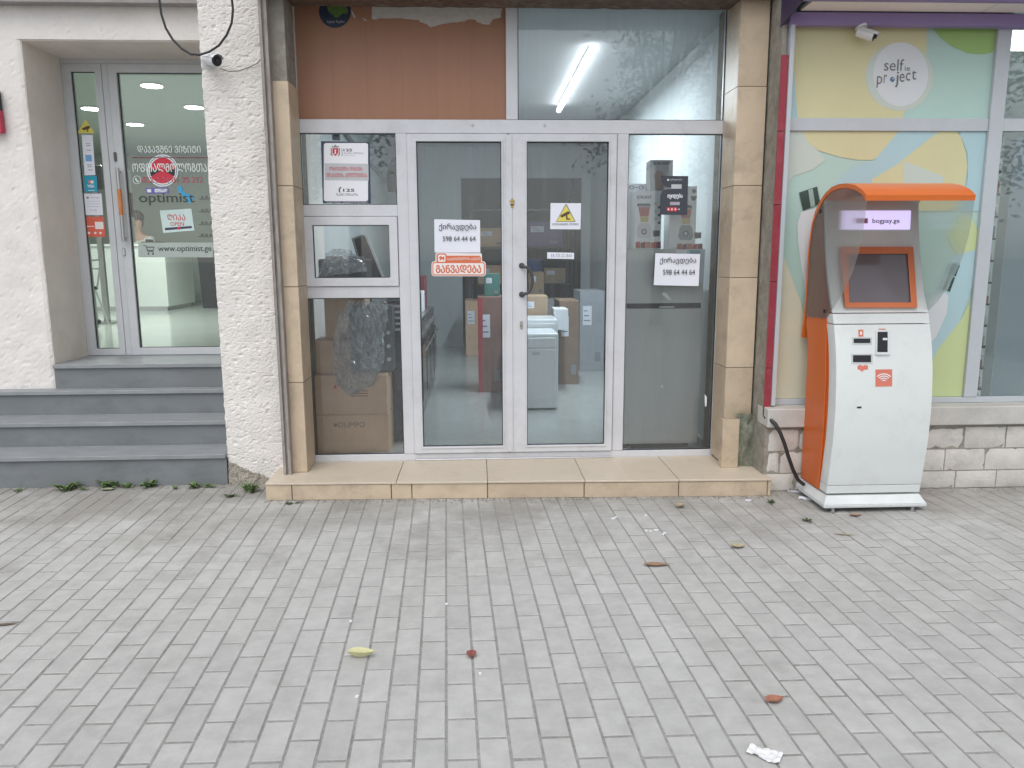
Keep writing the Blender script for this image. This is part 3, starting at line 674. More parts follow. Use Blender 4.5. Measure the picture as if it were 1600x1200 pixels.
washer(799, 872, 499, 640, 7.75, 'white washing machine, the farther of two behind the right door')
gbox('goods_box', 815, 856, 463, 500, 8.35, .4, card2, 'pale carton with a black outlined square above the washing machines', .85, 'box')
gbox('goods_box', 866, 888, 483, 505, 8.2, .35, white, 'small white box beside the pale carton above the washing machines', .80, 'box')
gbox('tall_carton', 873, 905, 470, 640, 8.6, .6, mat('dim_carton', (.24,.16,.11), .85, .1), 'brown carton standing to the right of the washing machines')
gbox('tall_carton', 812, 870, 505, 640, 8.34, .5, mat('dim_carton2', (.2,.14,.1), .85, .1), 'brown carton standing behind the washing machines')
gbox('tall_carton', 728, 757, 470, 560, 11.2, .6, card, 'plain brown carton against the dark back opening')
gbox('tall_carton', 905, 945, 455, 610, 9.6, .7, mat('grey_carton', (.35,.37,.4), .8, .1), 'grey carton against the right wall of the shop')
gbox('goods_box', 826, 850, 425, 455, 11.6, .5, card2, 'pale box stacked before the dark back opening', 1.0, 'box')
bx('rack_post', steel, None, 0,0,0,0,0,0) if False else None
rk = thing('goods_rack', 'dark metal goods rack standing in the back opening', 'rack', (.7, 12.9, FZ))
for xx in (-.1, .75, 1.55):
    for yy in (12.7, 13.2): bx('post', darkplastic, rk, xx-.02, xx+.02, yy-.02, yy+.02, FZ, 2.5)
for zz in (.5, 1.1, 1.7, 2.3): bx('shelf', darkplastic, rk, -.12, 1.57, 12.68, 13.22, zz, zz+.03)
for i, (x, z, w_, h_) in enumerate(((.0,1.131,.4,.3),(.55,1.131,.5,.4),(1.1,1.131,.35,.25),(.1,.531,.6,.4),(.9,.531,.5,.35),(.0,1.731,.5,.3),(.8,1.731,.6,.4))):
    carton('goods_box', x, x+w_, 12.75, 13.1, z, z+h_, ['small box','wide box','narrow box','low wide box','low box','upper left box','upper right box'][i]+' on the dark rack in the back opening', [card, mat('blue_carton',(.05,.1,.25),.6), card2, green, white, card, mat('violet_carton',(.18,.14,.3),.6)][i], 'box', 'boxes on the back rack')
# fridge
fr_m = mat('fridge_steel', (.60,.60,.575), .32, .03, 3)
YFR = 5.62
a = P(974,705,YFR); b = P(1101,389,YFR)
fr = thing('fridge', 'tall grey two-door fridge standing right behind the side window', 'fridge', ((a.x+b.x)/2, 5.95, FZ))
zs = P(1040,478,YFR).z
bx('body', mat('fridge_side', (.2,.2,.2), .5), fr, a.x+.004, b.x-.004, YFR+.06, YFR+.66, FZ+.03, b.z, bevel=.006)
d1 = bx('door', fr_m, fr, a.x, b.x, YFR, YFR+.055, FZ+.04, zs-.018, bevel=.01, seg=3); d2 = bx('door', fr_m, fr, a.x, b.x, YFR, YFR+.055, zs+.018, b.z, bevel=.01, seg=3)
bx('door_gap', darkplastic, fr, a.x+.006, b.x-.006, YFR+.02, YFR+.058, zs-.017, zs+.017)
q = P(1042,480,YFR); bx('handle_grip', steel, fr, q.x-.055, q.x+.055, YFR+.004, YFR+.019, zs-.012, zs-.004)
for sx in (a.x+.06, b.x-.06): MB().tube([(sx, YFR+.12, FZ), (sx, YFR+.12, FZ+.035)], .02, 8).build('foot', darkplastic, fr)
FT = b.z
tag(ppoly('tape_patch', MATS['clear_plastic'] if 'clear_plastic' in MATS else pm, None, [(1033,458),(1041,457),(1049,468),(1044,469),(1038,463)], YG-.002), 'scrap of clear tape on the window in front of the fridge', 'tape')
tag(ppoly('foam_scrap', white, None, [(1032.5,602),(1036,602),(1036,606),(1032.5,606)], YFR-.003), 'white foam fleck stuck on the lower fridge door', 'scrap')
tag(ppoly('foam_scrap', white, None, [(1101,616),(1104.5,620),(1104,634),(1101.5,636)], YG-.002), 'white torn tape end low on the window edge', 'scrap')
# blender boxes on the fridge
bxm = mat('printed_box_white', (.76,.78,.78), .55, .08, 10)
tomato = mat('tomato_print', (.42,.07,.05), .5, .3, 60); lemon = mat('lemon_print', (.5,.42,.12), .5, .2, 60); charcoal = mat('charcoal_ink', (.06,.07,.075), .5, .1)
def blender_box(px0, px1, pyt, Y, label, title, tx, base_col, ox, oy):
    a = P(px0, 388, Y); b = P(px1, pyt, Y)
    c = thing('blender_box', label, 'box', ((a.x+b.x)/2, Y+.1, FT), 'blender boxes on the fridge')
    bx('body', bxm, c, a.x, b.x, Y, Y+.18, FT+.001, b.z, bevel=.002)
    Q = Y-.0006
    def pp(n_, m_, pts, k=0): return ppoly(n_, m_, c, [(x+ox, y+oy) for x, y in pts], Q-k*.0005, .0004)
    if title: ptext(title, charcoal, c, *tx, Q, bold=.03)
    pp('jug_lid', charcoal, [(996,318),(1016,318),(1017,322.5),(995.5,322.5)]); pp('jug_fruit', tomato, [(997.5,323.5),(1015.5,323.5),(1013.5,338),(1000,338)]); pp('jug_fruit', lemon, [(1000,338.5),(1014,338.5),(1013,347),(1001,347)])
    pp('jug_rim', greyband, [(997,322.8),(1016,322.8),(1016,323.8),(997,323.8)], 1)
    pp('base', base_col, [(1000,348.5),(1013.5,348.5),(1016.5,354),(1018,367),(1015,372),(998,372),(994.5,367),(997,354)])
    pp('dial', charcoal, [(x, y) for x, y in arc(1006.5,362,4.6,0,360,16)], 1); pp('dial_face', greyband, [(x, y) for x, y in arc(1006.5,362,2.6,0,360,12)], 2)
    pp('beaker', charcoal, [(1019.5,360),(1031,360),(1030.5,369),(1020.5,370)])
    for i in range(5): pp('fruit_band', [tomato, mat('berry_print',(.22,.03,.05),.5,.3,80), mat('peach_print',(.5,.2,.13),.5,.3,80), tomato, MATS['berry_print']][i], [(993+i*8,378+i%2*1.5),(1000.6+i*8,377.5),(1000.6+i*8,387.8),(993+i*8,387.8)])
    return c
bb = blender_box(991.5, 1034.5, 298, 5.70, 'white printed blender box with dark title on the fridge', 'SOKANY', (995,305.5,1018.5,310.5), bxm and mat('pale_print2', (.62,.6,.6), .5), 0, 0)
for i in range(6): ppoly('icon', charcoal if i % 2 else greyband, bb, arc(1024+(i%2)*6, 318+i*6, 2.2, 0, 360, 8), 5.6992, .0004)
bc = blender_box(1045.5, 1089.5, 291, 5.70, 'printed blender box partly hidden by the charcoal poster', None, None, mat('teal_grey_print', (.24,.29,.30), .5), 65, 3)
ppoly('icon', charcoal, bc, arc(1084.5,298.5,3.6,0,360,12), 5.6992, .0004); ppoly('icon', charcoal, bc, [(1079,306),(1089,306),(1088,311),(1084,314),(1080,311)], 5.6992, .0004)
a = P(1015,300,5.76); b = P(1052,250,5.76)
bt = thing('mixer_box', 'grey printed mixer box standing on top of the blender box', 'box', (a.x+.1, 5.85, 0))
bx('body', mat('grey_print_box', (.36,.37,.37), .55, .1, 12), bt, a.x, b.x, 5.76, 5.90, P(1000,298,5.70).z+.002, b.z, bevel=.002)
ptext('SOKANY', charcoal, bt, 1021,253,1047,257.5, 5.7592, bold=.03); ppoly('print_shape', mat('mauve_shape', (.3,.22,.2), .5), bt, [(1022,272),(1028,266),(1036,268),(1038,285),(1035,297),(1024,297)], 5.7592)
a = P(976,300,5.86)
tl = thing('toaster_carton', 'white carton with line drawings behind the blender boxes', 'box', (a.x, 5.95, FT))
a, b = P(978,388,5.9), P(1014,287,5.9)
bx('body', white, tl, a.x, b.x, 5.9, 6.15, FT+.001, b.z, bevel=.003); ptext('o-o', charcoal, tl, 983,290,1006,296, 5.8992)
# fluorescent lamp on the ceiling
lampg = mat('lit_tube', (.95,.97,1.0), .5, 0, emit=6)
fl_ = thing('fluorescent_lamp', 'lit twin batten fluorescent lamp on the shop ceiling', 'lamp', (.93, 7.7, 3.2))
for (y0, y1) in ((6.45, 7.68), (7.72, 8.98)):
    bx('batten', whiteplastic, fl_, .915, .945, y0+.05, y1-.05, 3.232, 3.259); MB().tube([(.93, y0, 3.198), (.93, y1, 3.198)], .026, 14).build('tube', lampg, fl_, smooth=True)
lt = bpy.data.lights.new('tube_light', 'AREA'); lt.shape = 'RECTANGLE'; lt.size = .06; lt.size_y = 2.5; lt.energy = 52; lt.color = (.87,.95,1)
lo = bpy.data.objects.new('tube_light', lt); lo.location = (.93, 7.7, 3.155); link(lo, fl_)
# conduit and small wall fittings seen through the upper side pane
PX0 = lambda px, py: CAM + ray(px, py)*(-1.335/ray(px, py).x)
cf = thing('wall_conduit', 'grey conduit pipe running down the left shop wall', 'conduit', (-1.34, 8.2, 2.6))
MB().tube([Vector((-1.335, PX0(539,208).y, PX0(539,208).z)), Vector((-1.335, PX0(604,284).y, PX0(604,284).z))], .022, 8).build('pipe', mat('conduit_grey', (.25,.29,.31), .6), cf)
hd = thing('cooker_hood', 'black glass cooker hood hanging behind the upper side pane', 'cooker hood', P(613,300,6.2))
q = [(P(614,246,6.2).x, P(614,246,6.2).z), (P(607,258,6.2).x, P(607,258,6.2).z), (P(604,276,6.2).x, P(604,276,6.2).z), (P(606,300,6.2).x, P(606,300,6.2).z), (P(640,300,6.2).x, P(640,300,6.2).z), (P(640,246,6.2).x, P(640,246,6.2).z)]
MB().prism(q, 6.2, 6.26).build('glass_panel', enamel, hd); bx('chimney', steel, hd, q[4][0]-.12, q[4][0], 6.262, 6.45, q[4][1]+.02, q[5][1]-.03)
vt = thing('wall_vent', 'small grey vent fitting on the left shop wall', 'vent', P(523,215,6.9))
pbox('plate', mat('vent_grey', (.2,.23,.25), .6), vt, 519, 208, 531, 219, 6.9, .03, bevel=.004); pbox('slot', darkplastic, vt, 521, 211, 529, 213, 6.897, .002)

# ================================================================= optician building on the left
def PX(px, py, X0):                     # photo pixel -> point on the plane x = X0
    d = ray(px, py); return CAM + d*(X0/d.x)
YP, YW, YD = 5.36, 6.03, 6.55
opt = thing('optician_building', 'white stucco building with recessed glass door above grey stone steps', 'building', (-2.6, 6.0, 0))
stucco = mat('white_stucco', (.77,.735,.70), .92, .05, 5, bump=.35, bscale=70, dirt=(.45,.41,.36), dirt_scale=2.6, dirt_amt=.25)
stucco2 = mat('smooth_stucco', (.76,.70,.63), .92, .05, 4, bump=.5, bscale=90, dirt=(.5,.46,.4), dirt_scale=2.5, dirt_amt=.3)
def rough_wall(name, x0, x1, z0, z1, Y, depth, cell, m, amp=1.0, seed=0, lump=None):
    nx = max(2, int((x1-x0)/cell)); nz = max(2, int((z1-z0)/cell)); mb = MB()
    for j in range(nz+1):
        z = z0+(z1-z0)*j/nz
        for i in range(nx+1):
            x = x0+(x1-x0)*i/nx
            h = .0055*noise.noise((x*6+seed, z*7, 0))
            p = noise.noise((x*24+seed, z*46, 2.0)); p2 = noise.noise((x*60, z*105, 7.0+seed))
            h -= .011*max(0, p-.24)**.8 + .0022*p2 - .002*abs(noise.noise((x*33, z*33, 5)))
            edge = min(i, nx-i)
            xx = x+(.006*noise.noise((3, z*22, seed))+.004*noise.noise((9, z*70, seed)) if edge == 0 else 0)
            if lump: h += lump(x, z)
            mb.v.append((xx, Y-h*amp+(.008 if edge == 0 else 0), z))
    W = nx+1
    mb.f = [(j*W+i, j*W+i+1, (j+1)*W+i+1, (j+1)*W+i) for j in range(nz) for i in range(nx)]
    k = len(mb.v)
    mb.v += [(x0,Y+depth,z0),(x1,Y+depth,z0),(x1,Y+depth,z1),(x0,Y+depth,z1)]
    mb.f += [tuple([j*W for j in range(nz+1)]+[k+3, k]), tuple([j*W+nx for j in range(nz,-1,-1)]+[k+1, k+2]), (k, k+3, k+2, k+1),
             tuple(list(range(nx,-1,-1))+[k, k+1]), tuple([nz*W+i for i in range(nx+1)]+[k+2, k+3])]
    o = mb.build(name, m, opt); 
    return o
xp0, xp1 = P(311,60,YP).x, P(441,700,5.15).x-.004
rough_wall('pier', xp0, xp1, .0, 3.35, YP, 1.6, .0075, stucco, 1.25, 0)
bx('pier_upper', stucco, opt, xp0+.001, xp1, YP+.004, 7.0, 3.351, 6.5)
xw = P(30,60,YW).x; zs_ = P(150,62,YW).z
rough_wall('wall', -6.5, xw, .0, zs_, YW, .62, .022, stucco, .7, 4)
rough_wall('lintel', -6.5, xp0+.02, zs_+.0005, 3.55, YW, .62, .022, stucco, .7, 4)
bx('reveal_lining', stucco2, opt, xw-.01, xw+.006, YW+.012, YD+.05, .6, zs_+.004)
bx('soffit_lining', stucco2, opt, xw+.0065, xp0+.01, YW+.012, YD+.05, zs_-.008, zs_+.006)
bx('cornice', mat('grey_cornice', (.3,.28,.27), .9, .15, 10), opt, -6.5, xp0-.002, YW-.10, YW-.012, P(100,3,YW-.1).z, 3.6)
bx('upper_wall', stucco, opt, -6.5, xp0, YW+.01, 7, 3.601, 6.5)
# broken render at the foot of the pier
mb = MB(); NX, NZ = 44, 16
for i in range(NX+1):
    u = i/NX; x = xp0+.004+(xp1-xp0-.006)*u; top = .035+.13*max(0, 1-u*1.6)+.05*abs(noise.noise((u*5,3,1)))+.03*abs(noise.noise((u*17,1,1)))
    for j in range(NZ+1):
        v = j/NZ; z = top*v
        mb.v.append((x+.004*noise.noise((x*50,z*50,1)), YP-.016*(1-v)**.5-.010*abs(noise.noise((x*45,z*45,2)))-.006*noise.noise((x*110,z*110,4))+.006*v, z))
mb.f = [(i*(NZ+1)+j, (i+1)*(NZ+1)+j, (i+1)*(NZ+1)+j+1, i*(NZ+1)+j+1) for i in range(NX) for j in range(NZ)]
mb.build('broken_render', mat('dirty_render', (.36,.33,.28), .95, .35, 25, bump=.8, bscale=80, dirt=(.10,.10,.07), dirt_scale=12, dirt_amt=.8), opt)

# steps
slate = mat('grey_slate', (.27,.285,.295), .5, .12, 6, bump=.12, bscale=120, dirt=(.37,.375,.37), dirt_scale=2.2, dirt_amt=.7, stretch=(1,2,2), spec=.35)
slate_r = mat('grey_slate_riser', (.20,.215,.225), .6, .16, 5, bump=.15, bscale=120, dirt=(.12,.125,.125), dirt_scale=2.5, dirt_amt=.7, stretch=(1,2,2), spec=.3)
steps = thing('stone_steps', 'four grey slate steps leading up to the recessed glass door', 'steps', (-2.6, 5.7, 0))
SY = [5.33, 5.62, 5.905, 6.0, 6.54]; SZs = [.225, .405, .592, .78]
ends = [xp0-.003]*4
xs_r = [P(354,730,5.35).x, P(349,680,5.62).x, P(346,630,5.9).x, P(342,575,6.0).x]
for i in range(4):
    z0 = 0 if i == 0 else SZs[i-1]; z1 = SZs[i]; y0 = SY[i]; y1 = SY[i+1] if i < 3 else YD-.0
    x0 = -6.4 if i < 3 else xw+.008
    x1 = min(xp0-.004, xs_r[i]) if i == 0 else xp0+.3
    if i == 0: x1 = xp0-.004
    cuts = [x0, -4.1, x1] if i < 3 else [x0, x1]
    for a, b in zip(cuts[:-1], cuts[1:]):
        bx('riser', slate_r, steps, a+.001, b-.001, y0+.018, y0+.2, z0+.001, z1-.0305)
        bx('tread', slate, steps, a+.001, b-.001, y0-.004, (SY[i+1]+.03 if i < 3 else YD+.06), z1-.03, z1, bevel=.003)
bx('core', cement, steps, -6.4, xp0-.01, 5.54, 6.5, -.02, .19)

# recessed glazed screen and door
fz0, fz1 = SZs[3]+.002, P(150,99.5,YD).z
OX = lambda px, py=99: P(px, py, YD).x
sl = MB().ring(OX(96.5), OX(156.5), fz0, fz1, (OX(110,113)-OX(96.5), OX(156.5)-OX(147.5,113), .055, .06), YD, YD+.06).build('sidelight', alu2, opt, bevel=.003)
def opane(parent, x0, x1, z0, z1):
    p = bx('pane', glass_opt, parent, x0, x1, YD+.026, YD+.032, z0, z1)
    MB().ring(x0, x1, z0, z1, .005, YD+.014, YD+.025).build('gasket', gasket, p)
opane(sl, OX(110,113), OX(147.5,113), fz0+.055, fz1-.06)
bx('mullion', alu2, opt, OX(157), OX(166.5), YD+.004, YD+.06, fz0, fz1, bevel=.002)
bx('head_rail', alu2, opt, xw+.008, xp0+.1, YD+.005, YD+.06, fz1+.001, zs_-.009)
bx('side_post', alu2, opt, xw+.008, OX(96.5)-.001, YD+.005, YD+.06, fz0, fz1)
od = MB().ring(OX(167), xp0-.12, fz0, fz1, (OX(182,113)-OX(167), .09, .06, .065), YD-.006, YD+.055).build('door', alu2, opt, bevel=.003)
opane(od, OX(182,113), xp0-.21, fz0+.06, fz1-.065)
# vertical bar handle with orange grip, its inner twin, lock and hinge
hx = P(187, 300, YD).x
hz = lambda py: P(187, py, YD-.05).z
oh = MB().tube([(hx+.02, YD-.05, hz(262)), (hx+.02, YD-.05, hz(378))], .014, 12).build('handle', steel, od, smooth=True)
MB().tube([(hx+.02, YD-.05, hz(296)), (hx+.02, YD-.05, hz(336))], .0165, 14).build('grip', mat('orange_grip', (.55,.2,.06), .5), oh, smooth=True)
for py in (268, 372): MB().tube([(hx+.02, YD-.05, hz(py)), (hx+.02, YD-.005, hz(py))], .008, 8).build('handle_post', steel, oh)
oi_ = MB().tube([(hx+.035, YD+.11, hz(262)), (hx+.035, YD+.11, hz(378))], .014, 12).build('inner_handle', steel, od, smooth=True)
MB().tube([(hx+.035, YD+.11, hz(299)), (hx+.035, YD+.11, hz(338))], .0165, 14).build('grip', mat('dark_red_grip', (.16,.03,.03), .5), oi_, smooth=True)
q = P(194, 394, YD-.006); bx('lock', steel, od, q.x-.012, q.x+.012, YD-.016, YD-.0065, q.z-.03, q.z+.03, bevel=.004)
q = P(180.5, 245, YD-.006); bx('hinge', mat('dark_hinge', (.1,.1,.1), .5), od, q.x-.01, q.x+.01, YD-.02, YD-.0065, q.z-.035, q.z+.035, bevel=.003)

# interior room
owall = mat('optician_wall', (.40,.45,.415), .8, .02, 2); oceil = mat('optician_ceiling', (.40,.45,.41), .85, .02, 2)
ofloor = mat('optician_floor', (.50,.54,.50), .15, .04, 2)
OZ = .80
bx('interior_floor', ofloor, opt, -8.2, xp0+.1, YD+.061, 14, .3, OZ)
bx('ceiling', oceil, opt, -8.2, xp0+.1, YD+.09, 14, 3.32, 3.45)
bx('interior_wall', owall, opt, -8.3, xp0+.1, 14, 14.1, OZ, 3.4); bx('interior_wall', owall, opt, -8.3, -8.2, YD+.1, 14, OZ, 3.4); bx('interior_wall', owall, opt, xp0+.1, xp0+.2, 7.0, 14, OZ, 3.4)
dl = mat('lit_downlight', (1,1,.97), .5, 0, emit=9)
for i, (px, py) in enumerate(((237,132),(211,193),(142,168),(303,166))):
    c = G(px, py, 3.318)
    t = thing('ceiling_downlight', 'round lit downlight in the optician ceiling', 'lamp', c, 'downlights in the optician ceiling')
    MB().tube([(c.x, c.y, 3.318), (c.x, c.y, 3.302)], .115, 24).build('rim', whiteplastic, t, smooth=True)
    MB().tube([(c.x, c.y, 3.3018), (c.x, c.y, 3.298)], .10, 24).build('diffuser', dl, t)
    l_ = bpy.data.lights.new('downlight', 'AREA'); l_.shape = 'DISK'; l_.size = .2; l_.energy = 20; l_.color = (.96,1,.95)
    lo = bpy.data.objects.new('downlight_lamp', l_); lo.location = (c.x, c.y, 3.29); link(lo, t)
# reception counter
YK = 11.7
a = P(120,485,YK); b = P(256,381,YK)
ct = thing('reception_counter', 'white gloss reception counter inside the optician', 'counter', ((a.x+b.x)/2, YK+.4, OZ))
cw = mat('white_gloss', (.74,.78,.75), .2, .02)
bx('front_panel', cw, ct, a.x, b.x, YK, YK+.05, OZ+.06, b.z-.04, bevel=.004); bx('kick_plinth', steel, ct, a.x+.03, b.x-.03, YK+.03, YK+1.0, OZ, OZ+.06)
bx('side_panel', cw, ct, b.x-.05, b.x, YK+.052, YK+1.1, OZ+.06, b.z-.04, bevel=.004); bx('worktop', cw, ct, a.x-.02, b.x+.02, YK-.03, YK+1.12, b.z-.038, b.z, bevel=.006)
ctz = b.z
mo = thing('keyboard_tray', 'black keyboard and phone on the reception counter', 'keyboard', P(240,378,YK+.2))
q0, q1 = P(222,379,YK+.15), P(252,379,YK+.15); bx('body', darkplastic, mo, q0.x, q1.x, YK+.1, YK+.3, ctz+.001, ctz+.035, bevel=.006); bx('handset', darkplastic, mo, q0.x+.05, q0.x+.12, YK+.14, YK+.28, ctz+.036, ctz+.07, bevel=.008)
# person sitting behind the counter
hc = P(214.5, 345, 12.35)
pe = thing('person', 'person with short dark hair and pale top sitting behind the optician counter', 'person', (hc.x, 12.4, OZ))
skin = mat('skin', (.42,.26,.19), .6, .05); hair = mat('dark_hair', (.02,.017,.015), .6, .3, 60); cloth = mat('pale_blouse', (.5,.5,.48), .85, .1, 30)
def skinned(name, verts, edges, radii, m, parent, root=0, sub=2):
    me = bpy.data.meshes.new(name); me.from_pydata(verts, edges, []); o = bpy.data.objects.new(name, me); COL.objects.link(o)
    sm = o.modifiers.new('skin', 'SKIN'); sm.use_smooth_shade = True
    for i, r in enumerate(radii):
        sv = me.skin_vertices[0].data[i]; sv.radius = r if isinstance(r, tuple) else (r, r); sv.use_root = (i == root)
    ss = o.modifiers.new('sub', 'SUBSURF'); ss.levels = sub; ss.render_levels = sub
    bpy.context.view_layer.update()
    m2 = bpy.data.meshes.new_from_object(o.evaluated_get(bpy.context.evaluated_depsgraph_get())); bpy.data.objects.remove(o)
    m2.name = name; m2.materials.clear(); m2.materials.append(m)
    return link(bpy.data.objects.new(name, m2), parent)
hx_, hy_, hz_ = hc.x, 12.35, hc.z
z0 = hz_-.86
bv = [(0,0,z0+.12),(0,0,z0+.30),(0,0,z0+.48),(0,-.01,z0+.60),(0,-.02,z0+.68),(.005,-.03,z0+.76),(.012,-.04,z0+.86),(.01,-.03,z0+.955),
      (-.17,-.0,z0+.575),(-.23,-.06,z0+.35),(-.12,-.28,z0+.26),(-.03,-.33,z0+.27),(.17,0,z0+.575),(.24,-.08,z0+.36),(.16,-.3,z0+.27),(.07,-.35,z0+.28),
      (-.1,-.05,z0+.08),(-.11,-.42,z0+.07),(-.11,-.44,z0-.33),(-.11,-.54,z0-.37),(.1,-.05,z0+.08),(.11,-.42,z0+.07),(.11,-.44,z0-.33),(.11,-.54,z0-.37)]
be = [(0,1),(1,2),(2,3),(3,4),(4,5),(5,6),(6,7),(3,8),(8,9),(9,10),(10,11),(3,12),(12,13),(13,14),(14,15),(0,16),(16,17),(17,18),(18,19),(0,20),(20,21),(21,22),(22,23)]
br_ = [(.15,.11),(.14,.105),(.16,.11),(.10,.08),(.055,.055),(.068,.075),(.082,.098),(.07,.085),.065,.047,.036,.03,.065,.047,.036,.03,.085,.065,.048,.04,.085,.065,.048,.04]
skinned('body', [(hx_+x, hy_+y, z) for x, y, z in bv], be, br_, skin, pe)
tv = [0,1,2,3,8,9,12,13]
skinned('blouse', [(hx_+bv[i][0], hy_+bv[i][1], bv[i][2]) for i in tv], [(0,1),(1,2),(2,3),(3,4),(4,5),(3,6),(6,7)], [(.165,.125),(.155,.118),(.175,.122),(.105,.088),.078,.058,.078,.058], cloth, pe)
mb = MB(); mb.ball((hx_+.008, hy_-.018, hz_+.055), (.098,.112,.105), 18, 12); mb.ball((hx_-.01, hy_+.03, hz_-.02), (.088,.07,.11), 14, 10); mb.build('hair', hair, pe, smooth=True)
fy = hy_-.137
for s in (-1, 1): MB().ball((hx_+.012+s*.032, fy+.012, hz_+.005), (.012,.008,.008), 8, 6).build('eye', darkplastic, pe, smooth=True)
MB().ball((hx_+.012, fy-.006, hz_-.03), (.013,.02,.02), 8, 6).build('nose', skin, pe, smooth=True); MB().ball((hx_+.012, fy+.01, hz_-.068), (.024,.01,.007), 8, 6).build('mouth', mat('lips', (.3,.1,.09), .5), pe, smooth=True)
MB().tube([(hx_+.012-.055, fy+.004, hz_+.006), (hx_+.012+.055, fy+.004, hz_+.006)], .004, 6).build('glasses', darkplastic, pe)
oc = thing('office_chair', 'dark office chair under the person behind the optician counter', 'chair', (hx_, 12.45, OZ))
bx('seat', darkplastic, oc, hx_-.24, hx_+.24, 12.15, 12.62, z0-.06, z0+.0, bevel=.03, seg=3); bx('backrest', darkplastic, oc, hx_-.22, hx_+.22, 12.60, 12.66, z0+.1, z0+.5, bevel=.03, seg=3)
MB().tube([(hx_, 12.4, OZ+.03), (hx_, 12.4, z0-.06)], .03, 10).build('pillar', steel, oc)
for k in range(5): t = k*2*math.pi/5; MB().tube([(hx_, 12.4, OZ+.06), (hx_+.28*math.cos(t), 12.4+.28*math.sin(t), OZ+.025)], .02, 8).build('leg', darkplastic, oc)
# display shelves with glasses on the right
for i, py in enumerate((310, 330, 350, 369)):
    Y0 = 12.9; a = P(310, py, Y0); b = P(345, py, Y0)
    t = thing('display_shelf', ['topmost','second','third','lowest'][i]+' slim dark display shelf with spectacles in the optician', 'shelf', a, 'display shelves for spectacles')
    bx('shelf', darkplastic, t, a.x, b.x, Y0, Y0+.2, a.z-.015, a.z); bx('back_strut', steel, t, b.x-.08, b.x-.05, Y0+.2, 14.0, a.z-.02, a.z)
    for k in range(2):
        xx = a.x+.05+k*.14; MB().ball((xx, Y0+.05, a.z+.022), (.028,.008,.022), 10, 6).ball((xx+.065, Y0+.05, a.z+.022), (.028,.008,.022), 10, 6).build('spectacles', darkplastic, t, smooth=True)
a = P(314, 478, 12.2); b = P(345, 404, 12.2)
pb = thing('waste_bin', 'tall dark bin standing on the optician floor', 'bin', (a.x+.15, 12.3, OZ))
MB().prism([(a.x+.03, OZ), (b.x-.03, OZ), (b.x, b.z), (a.x, b.z)], 12.2, 12.5).build('body', darkplastic, pb); bx('rim', mat('bin_rim', (.06,.06,.065), .4), pb, a.x-.01, b.x+.01, 12.19, 12.51, b.z+.001, b.z+.03, bevel=.005)
# folding metal easel behind the side light
ez = thing('folding_easel', 'folding metal easel leaning behind the optician side light', 'easel', G(152,515,OZ))
YE = 8.7
e = lambda px, py, dy=0: P(px, py, YE+dy)
for (p0, p1) in ((e(141,405), e(154,512)), (e(158,405), e(152,450)), (e(147,448), e(170,506,.25))): MB().tube([p0, p1], .011, 8).build('leg', steel, ez)
MB().tube([e(140,407), e(159,406)], .011, 8).build('crossbar', steel, ez); MB().tube([e(143,420), e(157,420)], .008, 8).build('crossbar', steel, ez); MB().ball(e(150,450), .022, 8, 6).build('joint', darkplastic, ez); MB().ball(e(154,503), .03, 8, 6).build('joint', darkplastic, ez)
# dark case behind the side light
q0, q1 = P(128,296,9.5), P(157,258,9.5)
dc = thing('wall_screen', 'dark wall screen behind the payment stickers', 'screen', q0); bx('panel', darkplastic, dc, q0.x, q1.x, 9.5, 9.55, q0.z, q1.z, bevel=.004); bx('stand', steel, dc, (q0.x+q1.x)/2-.03, (q0.x+q1.x)/2+.03, 9.552, 9.6, OZ, q1.z-.05); bx('stand_base', steel, dc, q0.x, q1.x, 9.4, 9.8, OZ, OZ+.02)

# stickers on the optician glass
YO = YD+.022
def osticker(name, quad, m_, label, cat='sticker'):
    t = thing(name, label, cat, P(quad[-1][0], quad[-1][1], YO)); ppoly('sheet', m_, t, quad, YO); return t
o1 = osticker('warning_sticker', [(133.5,186),(147.5,208),(120.5,208)], yel, 'yellow triangular camera warning sticker on the side light')
ppoly('camera_symbol', cam_ink, o1, [(127,201),(137,196.5),(141,197),(140,201),(131,203.5)], YO-.0005); ppoly('camera_symbol', cam_ink, o1, [(136,202),(138,202),(138,206),(136,206)], YO-.0005)
o2 = osticker('opening_hours_sticker', [(127.5,211),(144.5,211),(149,273.5),(132,274)], paper, 'tall narrow white notice below the yellow triangle on the side light')
ppoly('blue_block', mat('sky_blue_print', (.18,.42,.72), .5), o2, [(133,242),(143,242),(144,252),(134,252)], YO-.0005)
for i, py in enumerate((224,227,234,257,260,265)): pbox('print_line', grey_ink, o2, 134+i*.7, py, 141+i*.7, py+1, YO-.0005, .0004)
o3 = osticker('card_payment_sticker', [(131.5,274.5),(151,274.5),(152.5,300),(132.5,300)], mat('cyan_print', (.03,.36,.52), .45), 'cyan card payment sticker on the side light')
ptext('VISA', white, o3, 137,288.5,147,293, YO-.0005, bold=.03); ppoly('red_disc', mat('coral_print', (.7,.25,.2), .5), o3, arc(140,284,2.6,0,360,12), YO-.0005); ppoly('orange_disc', pale, o3, arc(144,284.3,2.6,0,360,12), YO-.0009); pbox('print_line', white, o3, 138,297,148,298, YO-.0005, .0004)
o4 = osticker('licence_notice', [(129,302.5),(158.5,302.5),(161,336),(132.5,336)], paper, 'white framed notice between cyan and red stickers')
ppoly('emblem', grey_ink, o4, arc(137,309,2,0,360,10), YO-.0005); ptext('მომხმარებელთა', grey_ink, o4, 141,307.5,156,310.5, YO-.0005)
for py in (314,318,322): pbox('print_line', greyband, o4, 136, py, 157, py+.7, YO-.0005, .0004)
ptext('112', grey_ink, o4, 141,327,151,329.5, YO-.0005)
